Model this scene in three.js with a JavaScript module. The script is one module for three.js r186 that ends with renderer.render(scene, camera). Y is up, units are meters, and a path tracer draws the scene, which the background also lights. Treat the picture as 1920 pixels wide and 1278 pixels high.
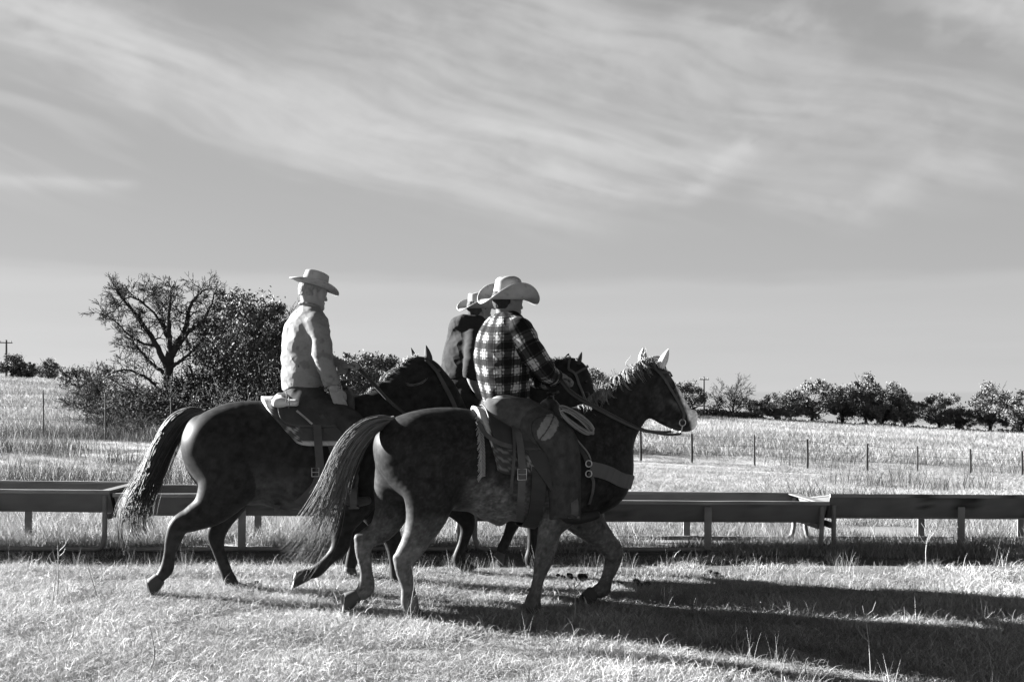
import * as THREE from 'three';
import { mergeGeometries } from 'three/addons/utils/BufferGeometryUtils.js';

// ---------------------------------------------------------------- camera, sky, sun, exposure
const scene = new THREE.Scene();
const F = 2016, EYE = 1.54, HORIZON = 735;                    // focal length in photo pixels, eye height, row of the level horizon
const camera = new THREE.PerspectiveCamera(2 * Math.atan(639 / F) * 180 / Math.PI, 1920 / 1278, 0.1, 3000);
camera.position.set(0, EYE, 0);
camera.lookAt(0, EYE, -10);
camera.setViewOffset(1920, 1278, 0, -(HORIZON - 639), 1920, 1278);
camera.updateProjectionMatrix();

const EXPOSURE = 11;
const renderer = new THREE.WebGLRenderer({ antialias: true });
renderer.toneMapping = THREE.LinearToneMapping;
renderer.toneMappingExposure = EXPOSURE;
renderer.shadowMap.enabled = true;

const SUN_EL = 18 * Math.PI / 180, SUN_AZ = 23 * Math.PI / 180;   // from the left, a little behind the riders
const sunDir = new THREE.Vector3(-Math.cos(SUN_EL) * Math.cos(SUN_AZ), Math.sin(SUN_EL), -Math.cos(SUN_EL) * Math.sin(SUN_AZ));
const sun = new THREE.DirectionalLight(new THREE.Color(1, 1, 1), 5);
sun.name = 'sun';
sun.position.copy(sunDir).multiplyScalar(60).add(new THREE.Vector3(0, 0, -9));
sun.target.position.set(0, 0, -9); scene.add(sun, sun.target);
sun.castShadow = true; sun.shadow.radius = 1;
Object.assign(sun.shadow.camera, { left: -40, right: 40, top: 40, bottom: -40, near: 1, far: 200 });
sun.shadow.mapSize.set(4096, 4096);

// ---------------------------------------------------------------- random numbers, noise
function rng(seed) { let s = seed >>> 0; return () => { s = (s + 0x6d2b79f5) | 0; let t = Math.imul(s ^ (s >>> 15), 1 | s); t = (t + Math.imul(t ^ (t >>> 7), 61 | t)) ^ t; return ((t ^ (t >>> 14)) >>> 0) / 4294967296; }; }
function hash3(x, y, z) { let h = Math.imul(x, 374761393) ^ Math.imul(y, 668265263) ^ Math.imul(z, 1440662683); h = Math.imul(h ^ (h >>> 13), 1274126177); return ((h ^ (h >>> 16)) >>> 0) / 4294967296; }
const sm = (t) => t * t * (3 - 2 * t), mix = (a, b, t) => a + (b - a) * t, clamp = (x, a = 0, b = 1) => Math.min(b, Math.max(a, x));
const step = (a, b, x) => sm(clamp((x - a) / (b - a)));
function noise3(x, y, z) {                                      // value noise, 0..1
  const ix = Math.floor(x), iy = Math.floor(y), iz = Math.floor(z), u = sm(x - ix), v = sm(y - iy), w = sm(z - iz);
  const c = (a, b, d) => hash3(ix + a, iy + b, iz + d);
  return mix(mix(mix(c(0, 0, 0), c(1, 0, 0), u), mix(c(0, 1, 0), c(1, 1, 0), u), v), mix(mix(c(0, 0, 1), c(1, 0, 1), u), mix(c(0, 1, 1), c(1, 1, 1), u), v), w);
}
function noise2(x, y, s = 0) {
  const ix = Math.floor(x), iy = Math.floor(y), u = sm(x - ix), v = sm(y - iy);
  return mix(mix(hash3(ix, iy, s), hash3(ix + 1, iy, s), u), mix(hash3(ix, iy + 1, s), hash3(ix + 1, iy + 1, s), u), v);
}
const fbm2 = (x, y, o = 4, s = 0) => { let a = 0.5, t = 0, n = 0; for (let i = 0; i < o; i++) { t += a * noise2(x, y, s + i); n += a; a *= 0.55; x *= 2.03; y *= 2.03; } return t / n; };
const fbm3 = (x, y, z, o = 3) => { let a = 0.5, t = 0, n = 0; for (let i = 0; i < o; i++) { t += a * noise3(x, y, z); n += a; a *= 0.55; x *= 2.03; y *= 2.03; z *= 2.03; } return t / n; };

// ---------------------------------------------------------------- the winter sky with cirrus
function polyDist(x, y, pts) {                                  // [distance across, share along] to a polyline
  let best = 1e9, at = 0, side = 1;
  for (let i = 0; i < pts.length - 1; i++) {
    const [ax, ay] = pts[i], [bx, by] = pts[i + 1], dx = bx - ax, dy = by - ay, t = clamp(((x - ax) * dx + (y - ay) * dy) / (dx * dx + dy * dy));
    const ex = x - ax - dx * t, ey = y - ay - dy * t, d = ex * ex + ey * ey;
    if (d < best) { best = d; at = (i + t) / (pts.length - 1); side = Math.sign(dx * ey - dy * ex); }
  }
  return [Math.sqrt(best), at, side];
}
// cirrus strokes in degrees (azimuth to the right, elevation up): points, half width, strength
const STROKES = [
  [[[-32, 20.6], [-21, 17.6], [-12, 14.6], [0, 12.2], [7, 10.4]], 1.9, 0.62],
  [[[-26, 19], [-22, 17.6], [-17, 15.2]], 1.6, 0.55],
  [[[-4, 14.6], [6, 12.5], [10.6, 11.9], [11.9, 12.5], [11.5, 13.1]], 0.6, 0.55],
  [[[1, 12.0], [5, 10.7], [9, 10.3], [11.8, 12.4]], 0.6, 0.5],
  [[[-14, 17.5], [2, 17.5], [14, 14.8], [27, 12.8]], 2.5, 0.55],
  [[[8, 19], [15, 18.4], [18, 16.4]], 1.2, 0.28],
  [[[22, 21], [27, 18.2], [36, 17]], 2.2, 0.75],
  [[[12, 10.6], [18, 9.3], [21, 11.2], [27, 10.6]], 0.9, 0.36],
  [[[-28, 10.0], [-22, 10.4], [-19, 10.5]], 0.3, 0.4],
  [[[-10, 20.5], [0, 20.4], [8, 18]], 1.6, 0.4],
];
function skyValue(az, el) {                                      // linear, as seen in the picture; degrees
  let v = 0.105 + 0.52 * Math.exp(-Math.max(el, 0) / 32);
  v *= 1 + 0.16 * Math.cos((az + 110) * Math.PI / 180);
  const wx = az + 2.2 * (fbm2(az * 0.12, el * 0.3, 2, 31) - 0.5), wy = el + 1.6 * (fbm2(az * 0.1 + 9, el * 0.34, 2, 37) - 0.5);
  const along = wx * 0.965 - wy * 0.262, across = wx * 0.262 + wy * 0.965;
  const streak = fbm2(along * 0.07, across * 0.75, 4, 3), fine = fbm2(along * 0.22 + 40, across * 2.6, 4, 5), wisp = fbm2(along * 0.7 + across * 0.5, across * 1.5 - along * 0.35, 4, 15), puff = fbm2(az * 0.55, el * 0.9, 5, 25);
  let c = 0;
  if (Math.abs(az) < 48 && el < 30) {
    for (const [pts, w, s] of STROKES) {
      const [d, t, side] = polyDist(wx * 0.3 + az * 0.7, wy * 0.3 + el * 0.7, pts), q = d / (w * (side > 0 ? 0.75 : 1.25) * (0.75 + 0.6 * streak));
      c += s * Math.exp(-q * q * 1.15) * (0.42 + 0.6 * streak + 0.9 * (fine - 0.5) + 0.9 * (wisp - 0.5)) * step(0, 0.16, t + 0.03) * step(0, 0.22, 1.03 - t);
    }
    const corner = Math.exp(-(((az + 24.5) / 5) ** 2) - (((el - 19.6) / 1.9) ** 2)) + 0.8 * Math.exp(-(((az - 25) / 4) ** 2) - (((el - 18.8) / 2.4) ** 2)) + 0.55 * Math.exp(-(((az - 13) / 4) ** 2) - (((el - 18.6) / 1.4) ** 2));
    c += corner * step(0.36, 0.72, puff) * 0.75;
  }
  const veil = step(0.4, 0.75, streak) * step(7.5, 12, el) * (0.5 + 0.5 * fine);
  c += 0.34 * (1 - 0.65 * step(26, 60, el)) * veil * (0.3 + 0.7 * step(0.35, 0.7, fbm2(az * 0.05, el * 0.09, 2, 71)));
  v += 0.3 * (1 - Math.exp(-c * 1.15)) * (el > 0 ? 1 : 0);
  const edge = 6.15 + 0.5 * (fbm2(az * 0.2, 2, 3, 51) - 0.5) - 0.006 * az;       // the flat deck low over the horizon
  const deck = (1 - step(edge - 0.75, edge + 0.3, el + 0.9 * (fbm2(az * 0.16, el * 1.6, 4, 53) - 0.5))) * (0.7 + 0.3 * step(25, -25, az));
  v += deck * (0.075 + 0.05 * (fbm2(az * 0.1, el * 1.3, 4, 61) - 0.45));
  return v;
}
function makeSky() {
  const W = 4096, H = 2048, data = new Float32Array(W * H * 4);
  for (let r = 0; r < H; r++) {
    const el = ((r + 0.5) / H - 0.5) * 180;
    for (let c = 0; c < W; c++) {
      const o = (r * W + c) * 4;
      const round = ((c + 0.5) / W - 0.5) * 360;                  // atan2(z, x)
      let az = round + 90; if (az > 180) az -= 360;
      let v = 0.57;
      if (el > -1.5) {
        v = skyValue(az, el);
        if (az > 150) v = mix(v, skyValue(az - 360, el), (az - 150) / 60);      // closes the ring behind the camera
        else if (az < -150) v = mix(v, skyValue(az + 360, el), (-150 - az) / 60);
      }
      v /= EXPOSURE;
      data[o] = data[o + 1] = data[o + 2] = v; data[o + 3] = 1;
    }
  }
  const t = new THREE.DataTexture(data, W, H, THREE.RGBAFormat, THREE.FloatType);
  t.mapping = THREE.EquirectangularReflectionMapping; t.magFilter = THREE.LinearFilter; t.needsUpdate = true;
  scene.background = t; scene.environment = t;
}
makeSky();

// ---------------------------------------------------------------- naming, building helpers
const V = (x, y, z) => new THREE.Vector3(x, y, z);
const used = new Map();
function numbered(name) { const n = used.get(name) ?? 0; used.set(name, n + 1); return n ? `${name}_${String(n).padStart(3, '0')}` : name; }
function tag(o, label, category, group) { o.userData.label = label; o.userData.category = category; if (group) o.userData.group = group; return o; }
function thing(name, label, category, group) { const g = new THREE.Group(); g.name = numbered(name); scene.add(g); return tag(g, label, category, group); }
function part(name, geometry, material, parent) {
  const m = new THREE.Mesh(geometry, material); m.name = parent ? name : numbered(name); m.castShadow = m.receiveShadow = true; (parent ?? scene).add(m); return m;
}
const grey = (v) => new THREE.Color().setRGB(v, v, v);
const mats = new Map();
function mat(v, rough = 0.9, o = {}) {
  const k = JSON.stringify([v, rough, o]);
  if (!mats.has(k)) mats.set(k, new THREE.MeshPhysicalMaterial({ color: grey(v), roughness: rough, side: THREE.DoubleSide, specularIntensity: 0.3, ...o }));
  return mats.get(k);
}
const painted = (rough = 0.9, o = {}) => mat(1, rough, { vertexColors: true, ...o });
function setColors(geo, fn) {                                    // per-vertex base colour, fn(x, y, z, i) -> linear grey
  const p = geo.attributes.position, c = new Float32Array(p.count * 3);
  for (let i = 0; i < p.count; i++) { const v = fn(p.getX(i), p.getY(i), p.getZ(i), i); c[i * 3] = c[i * 3 + 1] = c[i * 3 + 2] = v; }
  geo.setAttribute('color', new THREE.BufferAttribute(c, 3)); return geo;
}
// the point seen at photo pixel (X, Y) at depth D
const at = (X, Y, D) => V((X - 960) / F * D, EYE - (Y - HORIZON) / F * D, -D);

class Soup {                                                     // collects tubes, boxes and faces into one geometry
  constructor() { this.p = []; this.n = []; this.i = []; this.c = []; }
  vert(p, n, c = 1) { this.p.push(p.x, p.y, p.z); this.n.push(n.x, n.y, n.z); this.c.push(c, c, c); return this.p.length / 3 - 1; }
  tube(pts, radius, sides = 4, c = 1, cap = false) {             // radius: number or function of the share along
    const n = pts.length, R = typeof radius === 'function' ? radius : () => radius, T = V(), N = V(), B = V(), q = V(), m = V();
    let prev = null; const base = this.p.length / 3;
    for (let k = 0; k < n; k++) {
      T.subVectors(pts[Math.min(n - 1, k + 1)], pts[Math.max(0, k - 1)]).normalize();
      if (!prev) { N.set(0, 1, 0); if (Math.abs(T.y) > 0.9) N.set(1, 0, 0); } else N.copy(prev);
      N.addScaledVector(T, -N.dot(T)).normalize(); prev = prev ?? V(); prev.copy(N); B.crossVectors(T, N);
      const r = R(k / (n - 1)), cc = typeof c === 'function' ? c(k / (n - 1)) : c;
      for (let s = 0; s < sides; s++) {
        const a = s / sides * Math.PI * 2; m.copy(N).multiplyScalar(Math.cos(a)).addScaledVector(B, Math.sin(a)); q.copy(pts[k]).addScaledVector(m, r); this.vert(q, m, cc);
      }
    }
    for (let k = 0; k < n - 1; k++) for (let s = 0; s < sides; s++) {
      const a = base + k * sides + s, b = base + k * sides + (s + 1) % sides; this.i.push(a, b, a + sides, b, b + sides, a + sides);
    }
    if (cap) for (const [k, d] of [[0, -1], [n - 1, 1]]) {
      T.subVectors(pts[Math.min(n - 1, k + 1)], pts[Math.max(0, k - 1)]).normalize().multiplyScalar(d);
      const ids = []; for (let s = 0; s < sides; s++) { const o = (base + k * sides + s) * 3; ids.push(this.vert(V(this.p[o], this.p[o + 1], this.p[o + 2]), T)); }
      for (let s = 1; s < sides - 1; s++) d > 0 ? this.i.push(ids[0], ids[s], ids[s + 1]) : this.i.push(ids[0], ids[s + 1], ids[s]);
    }
    return this;
  }
  quad(a, b, c, d, col = 1) {
    const n = V().subVectors(b, a).cross(V().subVectors(c, a)).normalize(), k = [a, b, c, d].map((p) => this.vert(p, n, col));
    this.i.push(k[0], k[1], k[2], k[0], k[2], k[3]); return this;
  }
  tri(a, b, c, col = 1) { const n = V().subVectors(b, a).cross(V().subVectors(c, a)).normalize(), k = [a, b, c].map((p) => this.vert(p, n, col)); this.i.push(...k); return this; }
  box(cx, cy, cz, sx, sy, sz, rot) {
    const g = new THREE.BoxGeometry(sx, sy, sz); if (rot) g.applyMatrix4(rot); g.translate(cx, cy, cz); return this.add(g);
  }
  add(g) {
    const base = this.p.length / 3, p = g.attributes.position, n = g.attributes.normal;
    for (let k = 0; k < p.count; k++) { this.p.push(p.getX(k), p.getY(k), p.getZ(k)); this.n.push(n.getX(k), n.getY(k), n.getZ(k)); this.c.push(1, 1, 1); }
    if (g.index) for (let k = 0; k < g.index.count; k++) this.i.push(base + g.index.getX(k)); else for (let k = 0; k < p.count; k++) this.i.push(base + k);
    return this;
  }
  strap(pts, normals, width, thick) {                           // flat band along a path
    const n = pts.length, W = typeof width === 'function' ? width : () => width; const rows = [];
    for (let k = 0; k < n; k++) {
      const T = V().subVectors(pts[Math.min(n - 1, k + 1)], pts[Math.max(0, k - 1)]).normalize(), N = normals[k].clone().addScaledVector(T, -normals[k].dot(T)).normalize(), B = V().crossVectors(T, N), w = W(k / (n - 1)) / 2;
      const o = [[-1, 0], [1, 0], [1, 1], [-1, 1]].map(([s, h]) => pts[k].clone().addScaledVector(B, s * w).addScaledVector(N, h * thick)); rows.push(o);
    }
    for (let k = 0; k < n - 1; k++) for (let s = 0; s < 4; s++) { const a = rows[k], b = rows[k + 1], t = (s + 1) % 4; this.quad(a[s], a[t], b[t], b[s]); }
    this.quad(rows[0][3], rows[0][2], rows[0][1], rows[0][0]); this.quad(...rows[n - 1]); return this;
  }
  geo() {
    const g = new THREE.BufferGeometry();
    g.setAttribute('position', new THREE.Float32BufferAttribute(this.p, 3)); g.setAttribute('normal', new THREE.Float32BufferAttribute(this.n, 3)); g.setAttribute('color', new THREE.Float32BufferAttribute(this.c, 3));
    g.setIndex(this.p.length / 3 > 65535 ? new THREE.Uint32BufferAttribute(this.i, 1) : new THREE.Uint16BufferAttribute(this.i, 1)); return g;
  }
}
function spline(pts, n) { return new THREE.CatmullRomCurve3(pts, false, 'centripetal').getPoints(n); }

// ---------------------------------------------------------------- bodies: chains of tapered elliptical capsules, smoothly joined and meshed
class Chain {
  // points: [Vector3, radius, lateral radius]; axis: unit vector of the lateral direction; each span is subdivided along a spline
  constructor(points, axis, k = 0.03, sub = 4, tagName = '') {
    this.k = k; this.tag = tagName; const n = points.length; this.axis = axis ?? V(0, 0, 1);
    const P = []; const get = (i) => points[clamp(i, 0, n - 1)];
    const cr = (a, b, c, d, t) => 0.5 * (2 * b + (c - a) * t + (2 * a - 5 * b + 4 * c - d) * t * t + (3 * b - a - 3 * c + d) * t * t * t);
    for (let i = 0; i < n - 1; i++) for (let s = 0; s < sub; s++) {
      const t = s / sub, [a, b, c, d] = [get(i - 1), get(i), get(i + 1), get(i + 2)];
      const e = (f) => cr(f(a), f(b), f(c), f(d), t);
      P.push([e((p) => p[0].x), e((p) => p[0].y), e((p) => p[0].z), Math.max(e((p) => p[1]), 0.003), Math.max(e((p) => p[2] ?? p[1]), 0.003)]);
    }
    const l = points[n - 1]; P.push([l[0].x, l[0].y, l[0].z, l[1], l[2] ?? l[1]]);
    this.P = P; this.n = P.length;
    this.S = P.slice(0, -1).map((p, i) => { const q = P[i + 1], dx = q[0] - p[0], dy = q[1] - p[1], dz = q[2] - p[2]; return [...p, dx, dy, dz, q[3] - p[3], q[4] - p[4], 1 / Math.max(dx * dx + dy * dy + dz * dz, 1e-9)]; });
    if (n === 1) this.S = [[...P[0], 0, 0, 0, 0, 0, 0]];
    const lo = V(1e9, 1e9, 1e9), hi = V(-1e9, -1e9, -1e9);
    for (const p of P) { const r = Math.max(p[3], p[4]); lo.min(V(p[0] - r, p[1] - r, p[2] - r)); hi.max(V(p[0] + r, p[1] + r, p[2] + r)); }
    this.lo = lo; this.hi = hi; this.at = 0; this.inflate = 0;
  }
  boxDist(x, y, z) {
    const dx = Math.max(this.lo.x - x, 0, x - this.hi.x), dy = Math.max(this.lo.y - y, 0, y - this.hi.y), dz = Math.max(this.lo.z - z, 0, z - this.hi.z);
    return Math.sqrt(dx * dx + dy * dy + dz * dz);
  }
  dist(x, y, z) {
    let best = 1e9; const A = this.axis, S = this.S;
    for (let i = 0; i < S.length; i++) {
      const s = S[i]; let px = x - s[0], py = y - s[1], pz = z - s[2], t = (px * s[5] + py * s[6] + pz * s[7]) * s[10];
      t = t < 0 ? 0 : t > 1 ? 1 : t; px -= s[5] * t; py -= s[6] * t; pz -= s[7] * t;
      const a = s[3] + s[8] * t, b = s[4] + s[9] * t, w = px * A.x + py * A.y + pz * A.z, u2 = px * px + py * py + pz * pz - w * w;
      const d = (Math.sqrt(Math.max(u2, 0) / (a * a) + w * w / (b * b)) - 1) * Math.min(a, b);
      if (d < best) { best = d; this.at = (i + t) / S.length; }
    }
    return best - this.inflate;
  }
}
class Field {
  constructor(chains, extra) { this.chains = chains; this.extra = extra; }
  d(x, y, z) {
    let v = 1e3;
    for (const c of this.chains) {
      const k = c.k; if (c.boxDist(x, y, z) - c.inflate > v + k) continue;
      const e = c.dist(x, y, z), h = Math.max(k - Math.abs(v - e), 0) / k; v = Math.min(v, e) - h * h * k * 0.25;
    }
    return this.extra ? this.extra(v, x, y, z) : v;
  }
  grad(x, y, z, e = 0.004) {
    const g = V(this.d(x + e, y, z) - this.d(x - e, y, z), this.d(x, y + e, z) - this.d(x, y - e, z), this.d(x, y, z + e) - this.d(x, y, z - e));
    return g.lengthSq() > 0 ? g.normalize() : V(0, 1, 0);
  }
  nearest(x, y, z) { let b = 1e9, c = null, t = 0; for (const k of this.chains) { if (k.boxDist(x, y, z) > b + 0.02) continue; const e = k.dist(x, y, z); if (e < b) { b = e; c = k; t = k.at; } } return [c, t, b]; }
  box(pad = 0.05) { const lo = V(1e9, 1e9, 1e9), hi = V(-1e9, -1e9, -1e9); for (const c of this.chains) { lo.min(c.lo.clone().addScalar(-c.inflate)); hi.max(c.hi.clone().addScalar(c.inflate)); } return [lo.addScalar(-pad), hi.addScalar(pad)]; }
  // surface nets in the blocks near the surface; slack is for fields whose value strays from the distance
  mesh(h, { smooth = 4, bounds, slack = 0.02 } = {}) {
    const [lo, hi] = bounds ?? this.box();
    const B = 8, nb = [0, 1, 2].map((k) => Math.ceil((hi.getComponent(k) - lo.getComponent(k)) / (h * B))), [nx, ny, nz] = nb.map((n) => n * B + 1);
    const val = new Float32Array(nx * ny * nz).fill(NaN), id = (i, j, k) => (k * ny + j) * nx + i, cellV = new Map(), half = h * B * 0.5, reach = half * Math.sqrt(3) + slack;
    const pos = [], cells = [];
    for (let bk = 0; bk < nb[2]; bk++) for (let bj = 0; bj < nb[1]; bj++) for (let bi = 0; bi < nb[0]; bi++) {
      const x0 = lo.x + bi * B * h, y0 = lo.y + bj * B * h, z0 = lo.z + bk * B * h;
      if (Math.abs(this.d(x0 + half, y0 + half, z0 + half)) > reach) continue;
      for (let k = 0; k <= B; k++) for (let j = 0; j <= B; j++) for (let i = 0; i <= B; i++) { const q = id(bi * B + i, bj * B + j, bk * B + k); if (val[q] !== val[q]) val[q] = this.d(x0 + i * h, y0 + j * h, z0 + k * h); }
      cells.push([bi * B, bj * B, bk * B]);
    }
    const E = [[0, 1], [2, 3], [4, 5], [6, 7], [0, 2], [1, 3], [4, 6], [5, 7], [0, 4], [1, 5], [2, 6], [3, 7]], v8 = new Float64Array(8);
    for (const [ci, cj, ck] of cells) for (let k = ck; k < ck + B; k++) for (let j = cj; j < cj + B; j++) for (let i = ci; i < ci + B; i++) {
      let m = 0; for (let c = 0; c < 8; c++) { v8[c] = val[id(i + (c & 1), j + ((c >> 1) & 1), k + (c >> 2))]; if (v8[c] < 0) m |= 1 << c; }
      if (m === 0 || m === 255) continue;
      let sx = 0, sy = 0, sz = 0, n = 0;
      for (const [a, b] of E) if ((v8[a] < 0) !== (v8[b] < 0)) { const t = v8[a] / (v8[a] - v8[b]); sx += (a & 1) + ((b & 1) - (a & 1)) * t; sy += ((a >> 1) & 1) + (((b >> 1) & 1) - ((a >> 1) & 1)) * t; sz += (a >> 2) + ((b >> 2) - (a >> 2)) * t; n++; }
      cellV.set(id(i, j, k), pos.length / 3); pos.push(lo.x + (i + sx / n) * h, lo.y + (j + sy / n) * h, lo.z + (k + sz / n) * h);
    }
    const idx = [];
    for (const [ci, cj, ck] of cells) for (let k = ck; k < ck + B; k++) for (let j = cj; j < cj + B; j++) for (let i = ci; i < ci + B; i++) {
      const a = val[id(i, j, k)] < 0;
      for (let ax = 0; ax < 3; ax++) {
        const b = val[id(i + (ax === 0), j + (ax === 1), k + (ax === 2))] < 0; if (a === b) continue;
        const c = ax === 0 ? [[0, -1, -1], [0, 0, -1], [0, 0, 0], [0, -1, 0]] : ax === 1 ? [[-1, 0, -1], [-1, 0, 0], [0, 0, 0], [0, 0, -1]] : [[-1, -1, 0], [0, -1, 0], [0, 0, 0], [-1, 0, 0]];
        const q = c.map(([p, r, s]) => cellV.get(id(i + p, j + r, k + s))); if (q.some((x) => x === undefined)) continue;
        if (a) idx.push(q[0], q[1], q[2], q[0], q[2], q[3]); else idx.push(q[0], q[2], q[1], q[0], q[3], q[2]);
      }
    }
    for (let i = 0; i < pos.length; i += 3) {
      const g = this.grad(pos[i], pos[i + 1], pos[i + 2], h * 0.5), d = clamp(this.d(pos[i], pos[i + 1], pos[i + 2]), -h * 0.4, h * 0.4);
      pos[i] -= g.x * d; pos[i + 1] -= g.y * d; pos[i + 2] -= g.z * d;
    }
    const nv = pos.length / 3; let P = new Float64Array(pos);
    for (let it = 0; it < smooth * 2; it++) {                      // Taubin smoothing takes the ribs off the joints
      const acc = new Float64Array(nv * 3), cnt = new Uint16Array(nv);
      for (let i = 0; i < idx.length; i += 3) for (let e = 0; e < 3; e++) { const a = idx[i + e], b = idx[i + (e + 1) % 3]; for (let k = 0; k < 3; k++) { acc[a * 3 + k] += P[b * 3 + k]; acc[b * 3 + k] += P[a * 3 + k]; } cnt[a]++; cnt[b]++; }
      const l = it % 2 ? -0.53 : 0.5; for (let i = 0; i < nv; i++) if (cnt[i]) for (let k = 0; k < 3; k++) { const o = i * 3 + k; P[o] += l * (acc[o] / cnt[i] - P[o]); }
    }
    const geo = new THREE.BufferGeometry(); geo.setAttribute('position', new THREE.Float32BufferAttribute(P, 3)); geo.setIndex(new THREE.Uint32BufferAttribute(idx, 1)); geo.computeVertexNormals();
    return geo;
  }
}
function mergeAll(list) { return mergeGeometries(list.map((g) => { const k = new THREE.BufferGeometry(); k.setAttribute('position', g.attributes.position); k.setAttribute('normal', g.attributes.normal); if (g.attributes.color) k.setAttribute('color', g.attributes.color); k.setIndex(g.index ? g.index : [...Array(g.attributes.position.count).keys()]); return k; })); }
// closed shell between an inner and an outer grid; fn(u, v) -> [inner, outer] as Vector3
function shell(nu, nv, fn, wrapU = false) {
  const I = [], O = []; for (let j = 0; j <= nv; j++) for (let i = 0; i <= nu; i++) { const [a, b] = fn(i / nu, j / nv); I.push(a); O.push(b); }
  const q = (i, j) => j * (nu + 1) + i, p = [], idx = [];
  for (const v of O) p.push(v.x, v.y, v.z); for (const v of I) p.push(v.x, v.y, v.z); const n = O.length;
  for (let j = 0; j < nv; j++) for (let i = 0; i < nu; i++) { const a = q(i, j), b = q(i + 1, j), c = q(i + 1, j + 1), d = q(i, j + 1); idx.push(a, b, c, a, c, d, a + n, c + n, b + n, a + n, d + n, c + n); }
  const rim = (a, b) => idx.push(a, a + n, b + n, a, b + n, b);
  for (let i = 0; i < nu; i++) { rim(q(i, 0), q(i + 1, 0)); rim(q(i + 1, nv), q(i, nv)); }
  if (!wrapU) for (let j = 0; j < nv; j++) { rim(q(0, j + 1), q(0, j)); rim(q(nu, j), q(nu, j + 1)); }
  const g = new THREE.BufferGeometry(); g.setAttribute('position', new THREE.Float32BufferAttribute(p, 3)); g.setIndex(idx); g.computeVertexNormals(); return g;
}
// ---------------------------------------------------------------- terrain
const TERRAIN = [[0, 0, 0.004], [7, 0, 0.006], [10.5, 0, 0.011], [16, -0.14, 0.018], [24, -0.38, 0.026], [37, -0.6, 0.035], [60, -0.2, 0.045], [100, 0.12, 0.053], [118, 0.05, 0.053], [150, -2.2, 0.05], [260, -9, 0.035], [2600, -130, 0]];
function terrain(x, z) {
  const D = Math.max(-z, 0); let i = 0; while (i < TERRAIN.length - 2 && D > TERRAIN[i + 1][0]) i++;
  const a = TERRAIN[i], b = TERRAIN[i + 1], t = clamp((D - a[0]) / (b[0] - a[0])), s = mix(t, sm(t), 0.4);
  const far = step(12, 40, D);
  return mix(a[1], b[1], s) - mix(a[2], b[2], t) * clamp(x, -140, 140) + (0.03 + 0.22 * far) * (fbm2(x * mix(0.9, 0.07, far), z * mix(0.9, 0.07, far), 2, 7) - 0.5) * (D < 300 ? 1 : 0) * step(2, 6, Math.abs(D) + 2);
}
const onGround = (X, D) => { const x = (X - 960) / F * D; return V(x, terrain(x, -D), -D); };

function canvasNoise(n, fn) {                                     // a tiling grey texture, fn(x, y) in 0..1
  const d = new Uint8Array(n * n * 4);
  for (let j = 0; j < n; j++) for (let i = 0; i < n; i++) { const v = clamp(fn(i, j)) * 255, o = (j * n + i) * 4; d[o] = d[o + 1] = d[o + 2] = v; d[o + 3] = 255; }
  const t = new THREE.DataTexture(d, n, n); t.wrapS = t.wrapT = THREE.RepeatWrapping; t.magFilter = THREE.LinearFilter; t.minFilter = THREE.LinearMipmapLinearFilter; t.needsUpdate = true; return t;
}
const tile = (n, per, s, o = 3) => (i, j) => {                     // periodic value noise
  let a = 0.5, v = 0, w = 0, p = per; for (let k = 0; k < o; k++) { const x = i / n * p, y = j / n * p, ix = Math.floor(x), iy = Math.floor(y), u = sm(x - ix), q = sm(y - iy), h = (c, e) => hash3((ix + c) % p, (iy + e) % p, s + k); v += a * mix(mix(h(0, 0), h(1, 0), u), mix(h(0, 1), h(1, 1), u), q); w += a; a *= 0.6; p *= 2; } return v / w;
};
{
  const xs = [], zs = []; const ax = (lim) => { const o = [0]; let s = 0.18, v = 0; while (v < lim) { v += s; s *= 1.055; o.push(v); } return o; };
  const half = ax(2600); for (let i = half.length - 1; i > 0; i--) xs.push(-half[i]); xs.push(...half);
  const zz = ax(2600); for (let i = 60; i > 0; i--) zs.push(zz[i] - 7); for (const v of zz) zs.push(-7 - v); zs.sort((a, b) => b - a);
  const p = [], uv = [], idx = [], W = xs.length;
  for (const z of zs) for (const x of xs) { p.push(x, terrain(x, z), z); uv.push(x / 3, z / 3); }
  for (let j = 0; j < zs.length - 1; j++) for (let i = 0; i < W - 1; i++) { const a = j * W + i; idx.push(a, a + 1, a + W, a + 1, a + W + 1, a + W); }
  const g = new THREE.BufferGeometry(); g.setAttribute('position', new THREE.Float32BufferAttribute(p, 3)); g.setAttribute('uv', new THREE.Float32BufferAttribute(uv, 2)); g.setIndex(idx); g.computeVertexNormals();
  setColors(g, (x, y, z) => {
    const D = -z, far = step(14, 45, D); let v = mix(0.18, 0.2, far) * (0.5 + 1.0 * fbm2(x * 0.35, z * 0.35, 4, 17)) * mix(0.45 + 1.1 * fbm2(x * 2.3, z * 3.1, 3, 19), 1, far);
    if (D > 8.9 && D < 10.9) v *= 1 - 0.82 * step(9.05, 9.35, D + 0.3 * (fbm2(x * 2.5, z * 2.5, 3, 77) - 0.5)) * step(10.75, 10.35, D + 0.3 * (fbm2(x * 3, z * 3, 3, 78) - 0.5));      // bare trodden earth, its colour darkened to deepen the shadow the bunks cast
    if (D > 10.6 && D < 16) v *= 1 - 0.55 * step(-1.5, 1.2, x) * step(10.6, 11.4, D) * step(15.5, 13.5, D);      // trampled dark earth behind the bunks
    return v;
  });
  const tx = canvasNoise(512, (i, j) => 0.45 + 0.55 * tile(512, 24, 1, 4)(i, j) * 1.1);
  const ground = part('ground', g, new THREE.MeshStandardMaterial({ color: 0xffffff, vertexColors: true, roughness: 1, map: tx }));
  ground.userData.kind = 'structure';
}

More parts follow.
